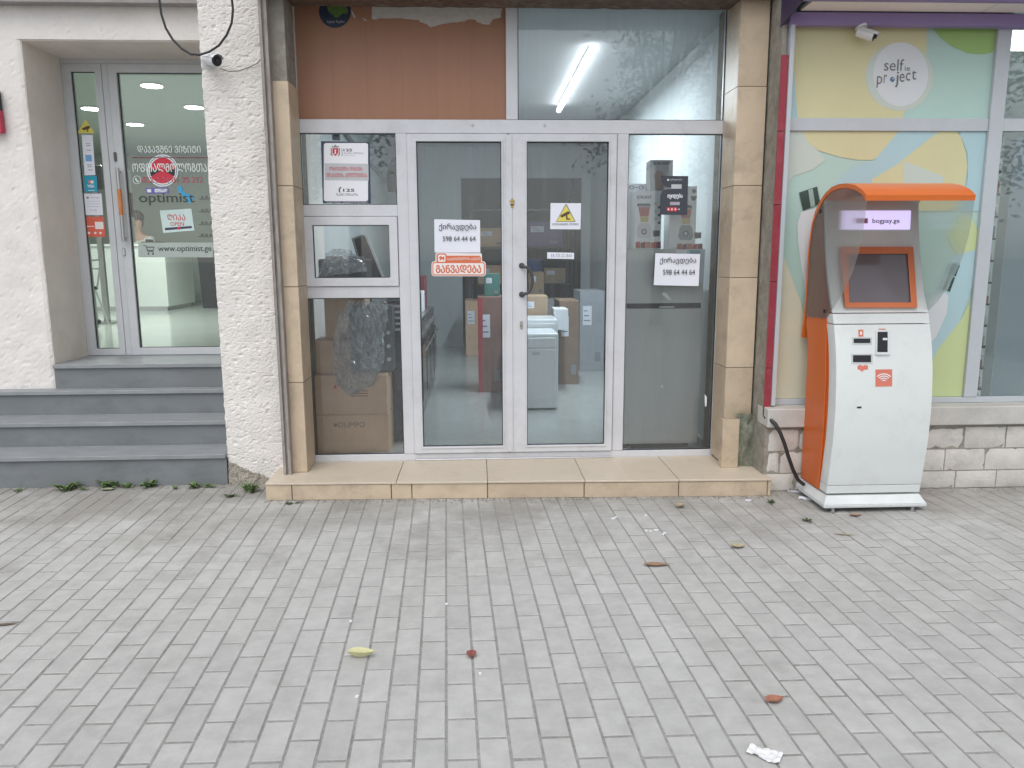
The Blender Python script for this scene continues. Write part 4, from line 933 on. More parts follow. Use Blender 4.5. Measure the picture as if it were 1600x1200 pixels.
o5 = osticker('loyalty_sticker', [(132,338.5),(162,338.5),(165,370),(136,370)], mat('coral_red_print', (.70,.14,.09), .5), 'coral red sticker lowest on the side light')
pbox('print_line', pale, o5, 136,353,147,354.3, YO-.0005, .0004); pbox('white_square', pale, o5, 149,346.5,161,358, YO-.0005, .0004)
for px in (138,148,156): ppoly('icon', pale, o5, arc(px+1,364,2,0,360,8), YO-.0005)
# door lettering and logo
lw = mat('white_vinyl', (.74,.80,.77), .6)
dlr = thing('door_lettering', 'white and red Georgian vinyl lettering across the optician door', 'lettering', P(210,290,YO))
ptext('ᲓᲐᲯᲐᲕᲨᲜᲔ ᲕᲘᲖᲘᲢᲘ', lw, dlr, 215.5,227.5,313,238.5, YO-.0016, bold=.012); pbox('rule', mat('dark_red_vinyl', (.25,.03,.05), .5), dlr, 207,245.8,332,246.8, YO-.0016, .0004)
ptext('ᲝᲤᲗᲐᲚᲛᲝᲚᲝᲒᲗᲐᲜ', lw, dlr, 207.5,255.5,330,268.5, YO-.0016, bold=.012)
ptext('032 2 24 01 25 212', mat('red_vinyl', (.5,.1,.13), .5), dlr, 222.5,276.5,316,285.5, YO-.0016, bold=.01)
mb = MB()
for (r0, r1) in ((6.6,5.6),):
    A = [P(x, y, YO-.0016) for x, y in arc(214,281,r0,0,360,24)]; B = [P(x, y, YO-.0016) for x, y in arc(214,281,r1,0,360,24)]
    mb.add([tuple(v) for v in A+B], [(i, i+1, 25+i+1, 25+i) for i in range(24)])
mb.build('phone_ring', lw, dlr); ppoly('phone_mark', lw, dlr, [(211,278),(213,278),(213.5,280),(215.5,282),(217,282),(217,284.5),(214,284),(211.5,281.5)], YO-.0018, .0003)
lo_ = thing('round_logo', 'round red and black logo with white ring on the optician door', 'logo sticker', P(253,292,YO))
ppoly('ring', lw, lo_, arc(254,266.5,24.5,0,360,40,25.2), YO); ppoly('blue_ring', mat('deep_blue_vinyl', (.05,.1,.25), .5), lo_, arc(254,266.5,22.6,0,360,40,23.2), YO-.0003); ppoly('inner_ring', lw, lo_, arc(254,266.5,21.6,0,360,40,22.2), YO-.0006)
ppoly('disc', mat('bright_red_vinyl', (.60,.03,.06), .5), lo_, arc(254,266.5,19.6,0,360,36,20.2), YO-.0009)
for s in (-1, 1): ppoly('wedge', black, lo_, [(254+s*3,267)]+[(254+s*19.6*math.cos(rad(t)), 268+20*math.sin(rad(t))) for t in (-14,-5,4,13,22)], YO-.0012)
pu = osticker('purple_label', [(227.5,293.5),(262.5,293),(264,302),(229,302.5)], mat('purple_vinyl', (.14,.12,.42), .5), 'purple strip label under the round logo'); pbox('white_square', lw, pu, 230,295.5,236,300.5, YO-.0005, .0004); ptext('ᲛᲔᲓᲘᲙᲐᲚ', lw, pu, 242,295,261,300.5, YO-.0005, bold=.04)
bl_ = osticker('blue_sticker', [(277,291),(284,291),(285.5,299.5),(295,303.5),(302,306),(303,311),(299,311),(298.5,317),(292,317),(291,309),(285.5,307),(283.5,302),(279,301)], mat('bright_blue_vinyl', (.05,.38,.68), .5), 'bright blue jagged sticker over the door lettering')
ptext('optimist', mat('dark_green_vinyl', (.04,.055,.05), .5), thing('brand_lettering', 'large dark lower-case lettering in the middle of the optician door', 'lettering', P(260,322,YO)), 218,302,303,321, YO-.0012, bold=.0)
og_ = osticker('open_sign', [(249.5,329),(299,326),(304,360),(255,364)], mat('pale_green_card', (.58,.72,.70), .6), 'pale green open sign tilted on the optician door', 'sign')
ptext('ᲦᲘᲐᲐ', red, og_, 262,335,289,344.5, YO-.0006, bold=.01); ptext('OPEN', red, og_, 266.5,347,287,353, YO-.0006, bold=.01)
ppoly('bar', navy, og_, [(257.5,356),(299.5,353),(300,356.5),(258,360)], YO-.0006); ppoly('heart', red, og_, arc(279.5,356.5,2.6,0,360,10), YO-.001)
wb = osticker('web_address_band', [(216,379),(333,379),(333,402),(216,402)], mat('frosted_vinyl', (.42,.48,.45), .7), 'frosted band with cart symbol and web address on the door', 'lettering')
ptext('www.optimist.ge', mat('ink_green', (.03,.045,.04), .5), wb, 247.5,384,330,395.5, YO-.0006, bold=.012)
cl = lambda *pts: MB().tube([P(x, y, YO-.0012) for x, y in pts], .0028, 5).build('cart_symbol', MATS['ink_green'], wb)
cl((224,383.5),(228,384),(231,393),(240,393)); cl((228.5,386),(241,386),(239.5,391),(230,391)); 
for px in (232,239): ppoly('cart_wheel', MATS['ink_green'], wb, arc(px,396.5,1.5,0,360,8), YO-.0008)
# red sign sliver at the far left
sg = thing('wall_sign', 'black and red sign box on the stucco wall at the edge of the optician', 'sign', P(0,207,YW-.06))
a = P(2.5,207,YW-.06); bx('red_face', mat('sign_red', (.45,.02,.06), .4), sg, a.x-.9, a.x, YW-.06, YW-.012, a.z, P(5,172,YW-.06).z); bx('black_face', black, sg, a.x-.9, a.x-.004, YW-.06, YW-.012, P(5,171.7,YW-.06).z, P(3,140,YW-.06).z)

# cctv cameras
def cctv(name, label, base, mount, d, L_, r, up, parent=None):
    c = thing(name, label, 'security camera', base); base = Vector(base); mount = Vector(mount); d = Vector(d).normalized()
    nrm = (base-mount).normalized()
    MB().tube([base, base+(mount-base)*.25], r*1.25, 18).build('mount_plate', whiteplastic, c, smooth=True)
    MB().tube([base, mount], r*.5, 10).build('arm', whiteplastic, c, smooth=True)
    b0 = mount-d*L_*.35; b1 = mount+d*L_*.65
    bo = MB().tube([b0-d*.006, b0, b1], [r*.75, r, r], 18).build('body', whiteplastic, c, smooth=True)
    MB().tube([b1+d*.0005, b1+d*.003], r*.93, 18).build('lens_face', darkplastic, bo); MB().ball(b1+d*.004, r*.45, 10, 6).build('lens', mat('lens_glass', (.01,.01,.012), .05), bo, smooth=True)
    u = Vector((0,0,1)); s_ = d.cross(u).normalized(); u2 = s_.cross(d)
    hood = MB(); n_ = 8
    for q in (b0+d*.01, b1+d*.022):
        for i in range(n_+1):
            t = rad(20+140*i/n_); hood.v.append(tuple(q+(s_*math.cos(t)+u2*math.sin(t))*r*1.12))
    hood.f = [(i, i+1, n_+2+i, n_+1+i) for i in range(n_)]
    hood.build('sun_shield', whiteplastic, bo, smooth=True)
    return c
b0 = P(326,97,YP-.0); cctv('security_camera', 'white bullet security camera on the stucco pier beside the optician door', (b0.x, YP-.004, b0.z), (b0.x+.035, YP-.07, b0.z-.0), (.62,-.62,-.22), .13, .036, 0)
wire = mat('black_cable', (.022,.022,.025), .5)
cpts = [P(x, y, 5.22) for x, y in ((248,-12),(249,0),(252,22),(259,44),(270,62),(284,76),(298,84.5),(312,85.5),(327,81),(342,71),(354,55),(362,36),(364,15),(362,-4),(361,-14))]
tag(MB().tube(cpts, .0075, 8).build('cable', wire, None, smooth=True), 'black cable hanging in a loop in front of the stucco pier', 'cable')
cp = [P(x, y, YP-.02) for x, y in ((344,107),(358,112),(372,111),(388,106),(402,99),(408,92))]
tag(MB().tube(cp, .0028, 6).build('wire', mat('grey_wire', (.1,.1,.1), .6), None), 'thin grey wire running from the pier camera to the shutter rail', 'wire')

# ================================================================= cosmetics shop on the right
YR, YB = 5.06, 4.95
rsx = thing('cosmetics_shopfront', 'shopfront with film-covered windows, white brick plinth and purple canopy', 'shopfront', (3.2, 5.1, 0))
rf = mat('pale_grey_frame', (.50,.54,.57), .4, .04, 8)
xR0 = P(1221,150,YR).x; xR1 = 7.6
RZ = lambda py, px=1400: P(px, py, YR).z
zr0 = RZ(628); zm0, zm1 = RZ(204.5), RZ(184.5); zr1 = RZ(44)+.2
xm0, xm1 = P(1552,120,YR).x, P(1574,120,YR).x
bx('frame_post', rf, rsx, xR0, xR0+.03, YR, YR+.06, zr0, zr1, bevel=.002)
bx('frame_post', rf, rsx, xm0, xm1, YR-.01, YR+.06, zr0+.03, zr1, bevel=.003)
for k in (1,): bx('frame_post', rf, rsx, xm1+1.35, xm1+1.43, YR-.01, YR+.06, zr0+.03, zr1, bevel=.003)
bx('frame_rail', rf, rsx, xR0+.031, xm0-.001, YR+.002, YR+.058, zm0, zm1, bevel=.002); bx('frame_rail', rf, rsx, xm1+.001, xm1+1.349, YR+.002, YR+.058, zm0, zm1, bevel=.002)
bx('frame_rail', rf, rsx, xR0+.031, xR1, YR-.006, YR+.058, zr0-.01, zr0+.029, bevel=.003)
yellow = mat('film_yellow', (.64,.61,.36), .3, .03, 3); teal = mat('film_teal', (.44,.62,.56), .3, .03, 3); blue = mat('film_blue', (.42,.60,.64), .3, .03, 3)
lime = mat('film_lime', (.55,.64,.33), .3, .03, 3); grn = mat('film_green', (.32,.50,.16), .3, .05, 3); pearl = mat('film_pearl', (.66,.70,.72), .3, .02, 3); cream = mat('film_cream', (.66,.65,.50), .3, .03, 3); pearl2 = mat('film_pearl_dim', (.55,.62,.56), .3, .02, 3)
YV = YR+.0195
glx0, glx1 = xR0+.03, xm0
up = bx('pane', glass_right, rsx, glx0, glx1, YR+.02, YR+.026, zm1, zr1); lo2 = bx('pane', glass_right, rsx, glx0, glx1, YR+.02, YR+.026, zr0+.029, zm0)
bx('film', teal, up, glx0, glx1, YV-.0006, YV-.0001, zm1, zr1); bx('film', teal, lo2, glx0, glx1, YV-.0006, YV-.0001, zr0+.03, zm0)
lay = [0]
def film(par, m_, pts, x0=None, x1=None, z0=None, z1=None):
    q = [P(x, y, YV) for x, y in pts]; lay[0] += 1
    z_a, z_b = (zm1, zr1) if par is up else (zr0+.03, zm0)
    poly = [(min(max(v.x, glx0+.001), glx1-.001), min(max(v.z, z_a+.001), z_b-.001)) for v in q]
    pp = [poly[0]]
    for t in poly[1:]:
        if (Vector(t)-Vector(pp[-1])).length > 1e-4: pp.append(t)
    y = YV-.0008-.0004*lay[0]
    return MB().prism(pp, y, y+.0003).build('film_shape', m_, par)
# upper picture
film(up, yellow, [(1236,30),(1449,30),(1447,90),(1440,130),(1420,160),(1408,190),(1246,190),(1240,120)])
film(up, blue, [(1219,110),(1240,110),(1246,190),(1219,190)])
film(up, pearl2, arc(1405,120,53,0,360,36))
film(up, pearl, arc(1407,116,43,0,360,40,50))
film(up, grn, [(1450,30)]+[(1458,46),(1470,60),(1490,74),(1512,83),(1536,85),(1550,82),(1560,78),(1560,30)])
lg = mat('logo_grey', (.16,.16,.16), .5)
YT = YV-.0042
lgo = thing('logo_lettering', 'grey lower-case logo lettering in the pale disc on the upper window', 'lettering', P(1408,140,YT))
ptext('self', lg, lgo, 1381,92.5,1413,110.5, YT); ptext('ie', lg, lgo, 1413.5,103,1422.5,110.5, YT)
for i, (ch, x0, x1, y0, y1) in enumerate((('p',1369.5,1379,119,137),('r',1380.5,1386,116.5,129.5),('j',1398,1405,112,136.5),('e',1405,1414,115,128),('c',1415,1423,113.5,126),('t',1424,1432.5,110,124.5))): ptext(ch, lg, lgo, x0, y0, x1, y1, YT)
ppoly('eye_dot', mat('logo_blue', (.10,.16,.32), .4), lgo, arc(1394.5,124,3.6,0,360,16,4), YT, .0004); ppoly('eye_glint', pearl, lgo, arc(1395.5,122.8,1.1,0,360,8), YT-.0006, .0003)
# lower picture
film(lo2, pearl2, [(1210,200),(1262,200),(1275,232),(1290,250),(1270,265),(1240,275),(1210,300)])
film(lo2, yellow, [(1254,200)]+[(1262,222),(1280,236),(1310,245),(1340,250),(1364,250),(1384,236),(1400,215),(1404,200)])
film(lo2, blue, [(1404,200),(1470,200),(1400,262),(1364,300),(1290,300),(1330,262),(1366,250)])
film(lo2, yellow, [(1494,200),(1500,212),(1508,235),(1511,262),(1505,300),(1490,330),(1360,330),(1362,280),(1400,258),(1450,218),(1468,200)])
film(lo2, blue, [(1498,200),(1560,200),(1560,330),(1500,330),(1511,280),(1511,240)])
film(lo2, pearl2, [(1411,252),(1440,262),(1473,276),(1473,300),(1411,300)])
film(lo2, lime, [(1505,330),(1520,345),(1545,360),(1545,400),(1500,410),(1480,370)])
film(lo2, blue, [(1490,400),(1545,390),(1540,450),(1500,500),(1470,560),(1450,560),(1440,520),(1465,450)])
film(lo2, lime, [(1535,440),(1545,430),(1545,640),(1440,640),(1440,590),(1465,545),(1500,500),(1520,470)])
film(lo2, cream, [(1190,380),(1222,395),(1250,470),(1262,520),(1270,560),(1270,640),(1190,640)])
film(lo2, pearl, [(1251,331),(1281,324),(1285,345),(1290,520),(1265,500),(1255,440),(1246,380),(1245,350)])
film(lo2, pearl, [(1473,455),(1481,462),(1478,490),(1462,525),(1446,545),(1440,500),(1452,470)])
capm = mat('film_dark_cap', (.04,.075,.065), .25); capl = mat('film_cap_glint', (.30,.42,.40), .25)
film(lo2, capm, [(1248,301),(1276,291.5),(1281,318),(1254,329)]); film(lo2, capl, [(1262,297),(1269,294.5),(1273,321),(1266,324)])
film(lo2, capm, [(1488,410),(1499,414),(1492,432),(1482,428)]); film(lo2, capm, [(1482,430),(1491,434),(1483,456),(1472,451)]); film(lo2, capl, [(1484,433),(1487,434),(1479,454),(1476,452)])
# clear panes to the right with a pale inner film, shelves and lamp behind
xq0, xq1 = xm1, xm1+1.35
u2_ = bx('pane', glass_right, rsx, xq0, xq1, YR+.02, YR+.026, zm1, zr1); l2_ = bx('pane', glass_right, rsx, xq0, xq1, YR+.02, YR+.026, zr0+.029, zm0)
bx('pane', glass_right, rsx, xq1+.08, xR1, YR+.02, YR+.026, zr0+.029, zr1)
bx('film', mat('pale_blue_film', (.50,.64,.70), .4, .03, 2), l2_, P(1556,533,YR+.04).x, xq1, YR+.04, YR+.042, zr0+.03, P(1590,215,YR).z)
bx('film', mat('pale_grey_film', (.40,.47,.47), .4, .03, 2), l2_, P(1541,533,YR+.04).x, P(1555.5,533,YR+.04).x, YR+.043, YR+.045, zr0+.03, P(1590,215,YR).z)
wint = mat('cosmetics_interior', (.62,.70,.68), .7, .02, 2)
bx('interior_wall', wint, rsx, 1.96, 7.7, 9.5, 9.6, 0, 3.3); bx('interior_wall', wint, rsx, 7.6, 7.7, YR+.1, 9.5, 0, 3.3); bx('interior_wall', wint, rsx, 1.96, 2.0, YR+.1, 9.5, 0, 3.3)
bx('interior_floor', floor_m, rsx, 2.0, 7.6, YR+.1, 9.5, 0, .3); bx('ceiling', wint, rsx, 2.0, 7.6, YR+.1, 9.5, zr1+.05, zr1+.2)
c = G(1592, 62, zr1+.045)
pl = thing('ceiling_panel', 'lit ceiling panel lamp inside the cosmetics shop', 'lamp', (4.3, 6.3, zr1))
bx('frame', whiteplastic, pl, 3.8, 5.4, 5.9, 6.5, zr1+.03, zr1+.049); bx('diffuser', mat('dim_panel', (1,1,1), .5, 0, emit=2.2), pl, 3.83, 5.37, 5.93, 6.47, zr1+.024, zr1+.0295)
l_ = bpy.data.lights.new('panel', 'AREA'); l_.shape = 'RECTANGLE'; l_.size = 1.5; l_.size_y = .5; l_.energy = 40; lo = bpy.data.objects.new('panel_lamp', l_); lo.location = (4.6, 6.2, zr1+.015); link(lo, pl)
sh = thing('cosmetics_shelf', 'dark shelf unit with small goods seen through the clear window strip', 'shelf', (3.7, 5.5, .3))
a = P(1529,533,5.42).x; b = P(1543,533,5.42).x
bx('upright', darkplastic, sh, a-.02, b+.02, 5.60, 5.63, .3, 2.35)
random.seed(5)
for i in range(12):
    z = .45+i*.155; bx('board', darkplastic, sh, a-.02, b+.02, 5.40, 5.598, z, z+.012)
cols = [mat('goods_%d' % i, c_, .5) for i, c_ in enumerate(((.5,.2,.1),(.6,.6,.55),(.1,.2,.25),(.35,.1,.1),(.55,.5,.35)))]
for i in range(12):
    for k in range(2):
        z = .4625+i*.155; xx = a-.02+k*.045; h_ = random.uniform(.06,.12)
        t = thing('bottle', 'small bottle on the dark cosmetics shelf', 'bottle', (xx+.02, 5.45, z), 'bottles on the cosmetics shelf')
        MB().tube([(xx+.02, 5.45, z), (xx+.02, 5.45, z+h_*.75), (xx+.02, 5.45, z+h_*.8)], [.016,.016,.008], 10).build('body', random.choice(cols), t, smooth=True); MB().tube([(xx+.02, 5.45, z+h_*.8), (xx+.02, 5.45, z+h_)], .009, 8).build('cap', whiteplastic, t, smooth=True)
# red tiled edge strip
redt = mat('dark_red_tile', (.30,.03,.05), .35, .1, 8, dirt=(.4,.2,.2), dirt_scale=6, dirt_amt=.4)
xa, xb = P(1206,400,5.0).x, P(1219,400,5.0).x
zz = [P(1210,y,5.0).z for y in (652, 575, 440, 320, 205, 85)]
for z0, z1 in zip(zz[:-1], zz[1:]): bx('edge_tile', redt, rsx, xa, xb-.012, 5.0, 5.02, z0+.002, z1-.002, bevel=.0015)
bx('edge_wall', cement, rsx, xa+.002, xR0-.001, 5.022, 5.5, 0, 3.4)
bx('edge_trim', rf, rsx, xb-.010, xb+.016, 4.99, 5.021, zr0, 3.2)
# concrete sill and white-painted brick plinth
zsl = P(1500,664,YB-.02).z
bx('sill', mat('sill_concrete', (.52,.51,.48), .85, .1, 8, dirt=(.3,.29,.26), dirt_scale=3, dirt_amt=.5), rsx, xa-.0, xR1, YB-.03, YR+.06, zsl, zr0-.011, bevel=.006)
bx('plinth_core', cement, rsx, xa, xR1, YB+.008, YR+.06, 0, zsl-.001)
wb_m = mat('white_painted_brick', (.62,.60,.56), .85, .08, 7, bump=.7, bscale=38, dirt=(.30,.28,.25), dirt_scale=5, dirt_amt=.65, rnd=.05)
random.seed(21)
rows = [P(1500,y,YB).z for y in (766, 735.5, 701.5, 667)]; rows[0] = .004
for r_ in range(3):
    x = P(1448,700,YB).x-.29*6-(.14 if r_ % 2 else .02)
    while x < xR1:
        w_ = .285+random.uniform(-.012,.012); x0, x1 = max(x, xa+.02), min(x+w_, xR1)
        if x1-x0 > .04:
            mb = MB(); N, M_ = 7, 4; dy = random.uniform(-.004,.004); z0, z1 = rows[r_]+.004, rows[r_+1]-.004
            for j in range(M_+1):
                for i in range(N+1):
                    xx = x0+.004+(x1-x0-.008)*i/N; z = z0+(z1-z0)*j/M_; e_ = (i in (0,N)) or (j in (0,M_))
                    mb.v.append((xx, YB+dy-.006*noise.noise((xx*16, z*22, r_))+(.008 if e_ else 0), z))
            mb.f = [(j*(N+1)+i, j*(N+1)+i+1, (j+1)*(N+1)+i+1, (j+1)*(N+1)+i) for j in range(M_) for i in range(N)]
            k = len(mb.v); mb.v += [(x0+.004,YB+.02,z0),(x1-.004,YB+.02,z0),(x1-.004,YB+.02,z1),(x0+.004,YB+.02,z1)]
            W = N+1
            mb.f += [tuple([i for i in range(N,-1,-1)]+[k,k+1]), tuple([M_*W+i for i in range(N+1)]+[k+2,k+3]), tuple([j*W for j in range(M_+1)]+[k+3,k]), tuple([j*W+N for j in range(M_,-1,-1)]+[k+1,k+2])]
            mb.build('brick', wb_m, rsx, smooth=True)
        x += w_
# purple canopy
purple = mat('purple_canopy', (.26,.20,.40), .45, .05, 4); soff = mat('canopy_soffit', (.85,.80,.74), .6, .04, 3)
zc0 = RZ(45); zc1 = zc0+.075
can = thing('purple_canopy', 'purple canopy with pale soffit above the film-covered windows', 'canopy', (4, 4.8, zc0))
bx('rear_fascia', purple, can, xR0, xR1, YR-.075, YR-.012, zc0, zc1, bevel=.003)
yc = 4.74; zc2 = zc1+.005
for i in range(5):
    a = xR0+.06+i*1.15; bx('soffit_panel', soff, can, a+.003, min(a+1.147, xR1), yc+.04, YR-.078, zc2, zc2+.02)
bx('front_fascia', purple, can, xR0-.02, xR1, yc-.02, yc+.035, zc2-.012, zc2+.6, bevel=.004)
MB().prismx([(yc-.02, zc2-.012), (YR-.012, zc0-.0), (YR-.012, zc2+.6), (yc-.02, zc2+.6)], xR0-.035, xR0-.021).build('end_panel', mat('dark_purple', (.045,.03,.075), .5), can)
bx('top_panel', purple, can, xR0-.02, xR1, yc+.036, YR+.2, zc2+.55, zc2+.59)
bx('upper_wall', upm, rsx, xa, xR1, YR+.21, YR+.5, zr1+.21, 6.5)
b0 = P(1345, 39, YR-.04); cctv('security_camera', 'white bullet security camera hanging under the purple canopy', (b0.x, YR-.045, zc0-.001), (b0.x+.012, YR-.06, zc0-.045), (.75,-.55,-.42), .105, .03, 0)

# ================================================================= payment kiosk
kx0, kx1 = 2.17, 2.77
kw = mat('kiosk_white', (.70,.73,.72), .28, .015, 2, dirt=(.50,.49,.46), dirt_scale=4, dirt_amt=.4); kg = mat('kiosk_grey_edge', (.36,.39,.40), .35, .03); ko = mat('kiosk_orange', (.62,.13,.022), .32, .03, 3); kol = mat('kiosk_hood_orange', (.68,.16,.03), .3, .03, 3)
kio = thing('payment_kiosk', 'white and orange payment kiosk with curved hood and frosted side shields', 'kiosk', ((kx0+kx1)/2, 4.7, 0))
prof = [(.11,4.55),(.25,4.53),(.45,4.505),(.65,4.50),(.85,4.515),(1.0,4.54),(1.12,4.575),(1.22,4.61),(1.27,4.635),(1.34,4.67),(1.42,4.705),(1.52,4.74),(1.65,4.775),(1.80,4.805),(1.93,4.825)]
def kyf(z):
    for (z0, y0), (z1, y1) in zip(prof[:-1], prof[1:]):
        if z <= z1: return y0+(y1-y0)*(z-z0)/(z1-z0)
    return prof[-1][1]
def K(px, py, off=0.0):
    Y = 4.6
    for _ in range(12):
        p = P(px, py, Y); Y = kyf(p.z)+off
    return P(px, py, Y)
def kslab(name, m_, za, zb_, x0, x1, dep, inset=0, seg=None):   # curved front slab between heights
    zs = [za]+[z for z, _ in prof if za < z < zb_]+[zb_]
    zs = [za+(zb_-za)*i/14 for i in range(15)]
    poly = [(kyf(z)+inset, z) for z in zs]+[(kyf(z)+dep, z) for z in reversed(zs)]
    return MB().prismx(poly, x0, x1).build(name, m_, kio, smooth=True, bevel=.004, seg=2)
# base and feet
bx('base_plate', mat('kiosk_base', (.58,.60,.60), .35), kio, kx0-.03, kx1+.03, 4.505, 4.935, .03, .05, bevel=.004); 
MB().add([(kx0-.028,4.508,.0505),(kx1+.028,4.508,.0505),(kx1+.028,4.93,.0505),(kx0-.028,4.93,.0505),(kx0+.0,4.545,.10),(kx1-.0,4.545,.10),(kx1-.0,4.93,.10),(kx0+.0,4.93,.10)], [(0,3,2,1),(4,5,6,7),(0,1,5,4),(1,2,6,5),(2,3,7,6),(3,0,4,7)]).build('base_skirt', mat('kiosk_skirt', (.66,.69,.68), .3), kio, bevel=.003)
for sx in (kx0+.04, kx1-.05):
    for sy in (4.53, 4.90):
        f = MB().tube([(sx, sy, .008), (sx, sy, .032)], .012, 10).build('foot', steel, kio); MB().tube([(sx, sy, 0), (sx, sy, .008)], .024, 14).build('foot_pad', steel, f)
# orange side cheeks: back body
body = [(4.64,.105),(4.925,.105),(4.935,1.0),(4.985,1.15),(4.985,1.4),(4.98,1.6),(4.955,1.75),(4.90,1.86),(4.88,1.90),(4.86,1.92),(4.80,1.65),(4.72,1.4),(4.66,1.22),(4.62,1.1),(4.60,.8),(4.60,.5)]
MB().prismx(body, kx0+.006, kx1-.006).build('cabinet', ko, kio)
side = [(4.655,.108),(4.923,.108),(4.933,1.0),(4.982,1.14),(4.982,1.4),(4.977,1.6),(4.95,1.75),(4.905,1.84),(4.885,1.86),(4.855,1.86),(4.825,1.72),(4.79,1.55),(4.75,1.40),(4.705,1.26),(4.69,1.19),(4.675,1.0),(4.652,.8),(4.64,.5)]
for x0, x1 in ((kx0-.004, kx0+.0055), (kx1-.0055, kx1+.004)): MB().prismx(side, x0, x1).build('side_panel', ko, kio, bevel=.002)
# white front
kslab('lower_skirting', kw, .112, .165, kx0, kx1, .10); ld_ = kslab('lower_door', kw, .168, 1.170, kx0, kx1, .10); kslab('middle_band', kw, 1.175, 1.235, kx0, kx1, .09); kslab('upper_panel', kw, 1.240, 1.93, kx0, kx1, .022)
# illuminated sign
def kpatch(name, m_, parent, pts, off, th=.003):
    q = [K(x, y, off) for x, y in pts]; n_ = len(q)
    ctr = sum((v.y for v in q))/n_
    v = [tuple(p) for p in q]+[(p.x, p.y+th, p.z) for p in q]
    return MB().add(v, [tuple(range(n_-1,-1,-1)), tuple(range(n_, 2*n_))]+[(i, (i+1)%n_, (i+1)%n_+n_, i+n_) for i in range(n_)]).build(name, m_, parent)
lit = mat('lit_sign', (.62,.56,.86), .4, .02, 2, emit=.6)
sgn = kpatch('light_sign', lit, kio, [(1315.5,329),(1423.5,329),(1422,358.5),(1314.5,358.5)], -.004)
def ktext(body_, m_, par, ax, ay, bx_, by, off, **k): 
    a = K(ax, by, off); b = K(bx_, ay, off)
    return text(body_, m_, par, a.x, b.x, a.z, b.z, 0, xf=lambda x, y, z: (x, kyf(z)+off, z), **k)
ktext('bogpay.ge', mat('sign_ink', (.04,.03,.08), .5), sgn, 1363.5,341.5,1405.5,350.5, -.0055, bold=.02)
ppoly_ = kpatch('sign_mark', mat('sign_rose', (.55,.25,.4), .5), sgn, [(1338,341),(1356,341),(1356,349),(1338,349)], -.0055, .001)
# screen with bezel
bz = [(1312.5,385.5),(1427,385.5),(1433.5,480.5),(1320.5,480.5)]; sc = [(1325,396.5),(1418,396.5),(1423.5,472.5),(1327,472.5)]
q0 = [K(x, y, -.03) for x, y in bz]; q1 = [K(x, y, -.018) for x, y in sc]; qb = [K(x, y, .002) for x, y in bz]; qf = [K(x, y, -.032) for x, y in sc]
v = [tuple(p) for p in q0+qf+q1+qb]
fc = []
for i in range(4):
    j = (i+1) % 4; fc += [(i, 4+i, 4+j, j), (4+i, 8+i, 8+j, 4+j), (12+i, i, j, 12+j)]
MB().add(v, fc).build('screen_bezel', mat('bezel_orange', (.62,.17,.06), .35, .02), kio, bevel=.004, seg=2)
scr = bpy.data.objects.new('x', None); bpy.data.objects.remove(scr)
kpatch('screen', mat('screen_glass', (.15,.13,.14), .1, .05, spec=.6), kio, sc, -.0185, .004)  # base colour lightened to stand in for reflected sky and trees
# slots, card reader, symbols
dark = mat('slot_black', (.012,.013,.016), .4)
def slot(x0, y0, x1, y1, name='slot'):
    s_ = kpatch(name, mat('slot_surround', (.55,.57,.58), .35), kio, [(x0-2.5,y0-2),(x1+2.5,y0-2),(x1+2.5,y1+2.5),(x0-2.5,y1+2.5)], -.003, .003); kpatch('opening', dark, s_, [(x0,y0),(x1,y0),(x1,y1),(x0,y1)], -.0042, .001)
slot(1334,529,1360,536, 'note_slot'); slot(1333,555,1361,566, 'receipt_slot')
cr = kpatch('card_reader', mat('reader_white', (.68,.71,.71), .3), kio, [(1369.5,517),(1391,516.5),(1391,554),(1369,554)], -.012, .012); kpatch('reader_face', dark, cr, [(1371.5,518.5),(1387,518.5),(1387,550),(1371,550)], -.0135, .0012); kpatch('reader_light', whiteplastic, cr, [(1379.5,528),(1386.5,528),(1386.5,531.5),(1379.5,531.5)], -.0145, .0008)
ki = mat('kiosk_symbol', (.66,.19,.13), .5)
wf = kpatch('contactless_symbol', ki, kio, [(1368,577.5),(1394,577),(1394,603.5),(1368,604)], -.002, .001)
for r_ in (3.5, 7, 10.5, 14):
    A = arc(1381,597.5,r_+.9,222,318,10,(r_+.9)*.95); B = arc(1381,597.5,r_-.9,222,318,10,(r_-.9)*.95)
    q = [K(x, y, -.0035) for x, y in A+B]; MB().add([tuple(t) for t in q], [(i, 11+i, 11+i+1, i+1) for i in range(10)]).build('wave', pale, wf)
s1 = kpatch('note_symbol', ki, kio, [(1341.5,515),(1349,515),(1349,526),(1341.5,526)], -.002, .001); kpatch('mark', pale, s1, [(1343.8,518),(1346.8,518),(1346.8,523),(1343.8,523)], -.003, .0005)
kpatch('receipt_symbol', ki, kio, [(1340,571.5),(1345,570),(1348,572),(1351,570.5),(1356,571),(1356.5,577),(1350,578),(1347,581),(1344,578),(1340,577)], -.002, .001)
kpatch('reader_symbol', ki, kio, [(1373,513.5),(1384,513.5),(1384,515),(1373,515)], -.002, .001)
k_ = kpatch('keyhole', dark, kio, [(1339,635.5),(1346,635),(1346,638),(1339,638)], -.002, .001)
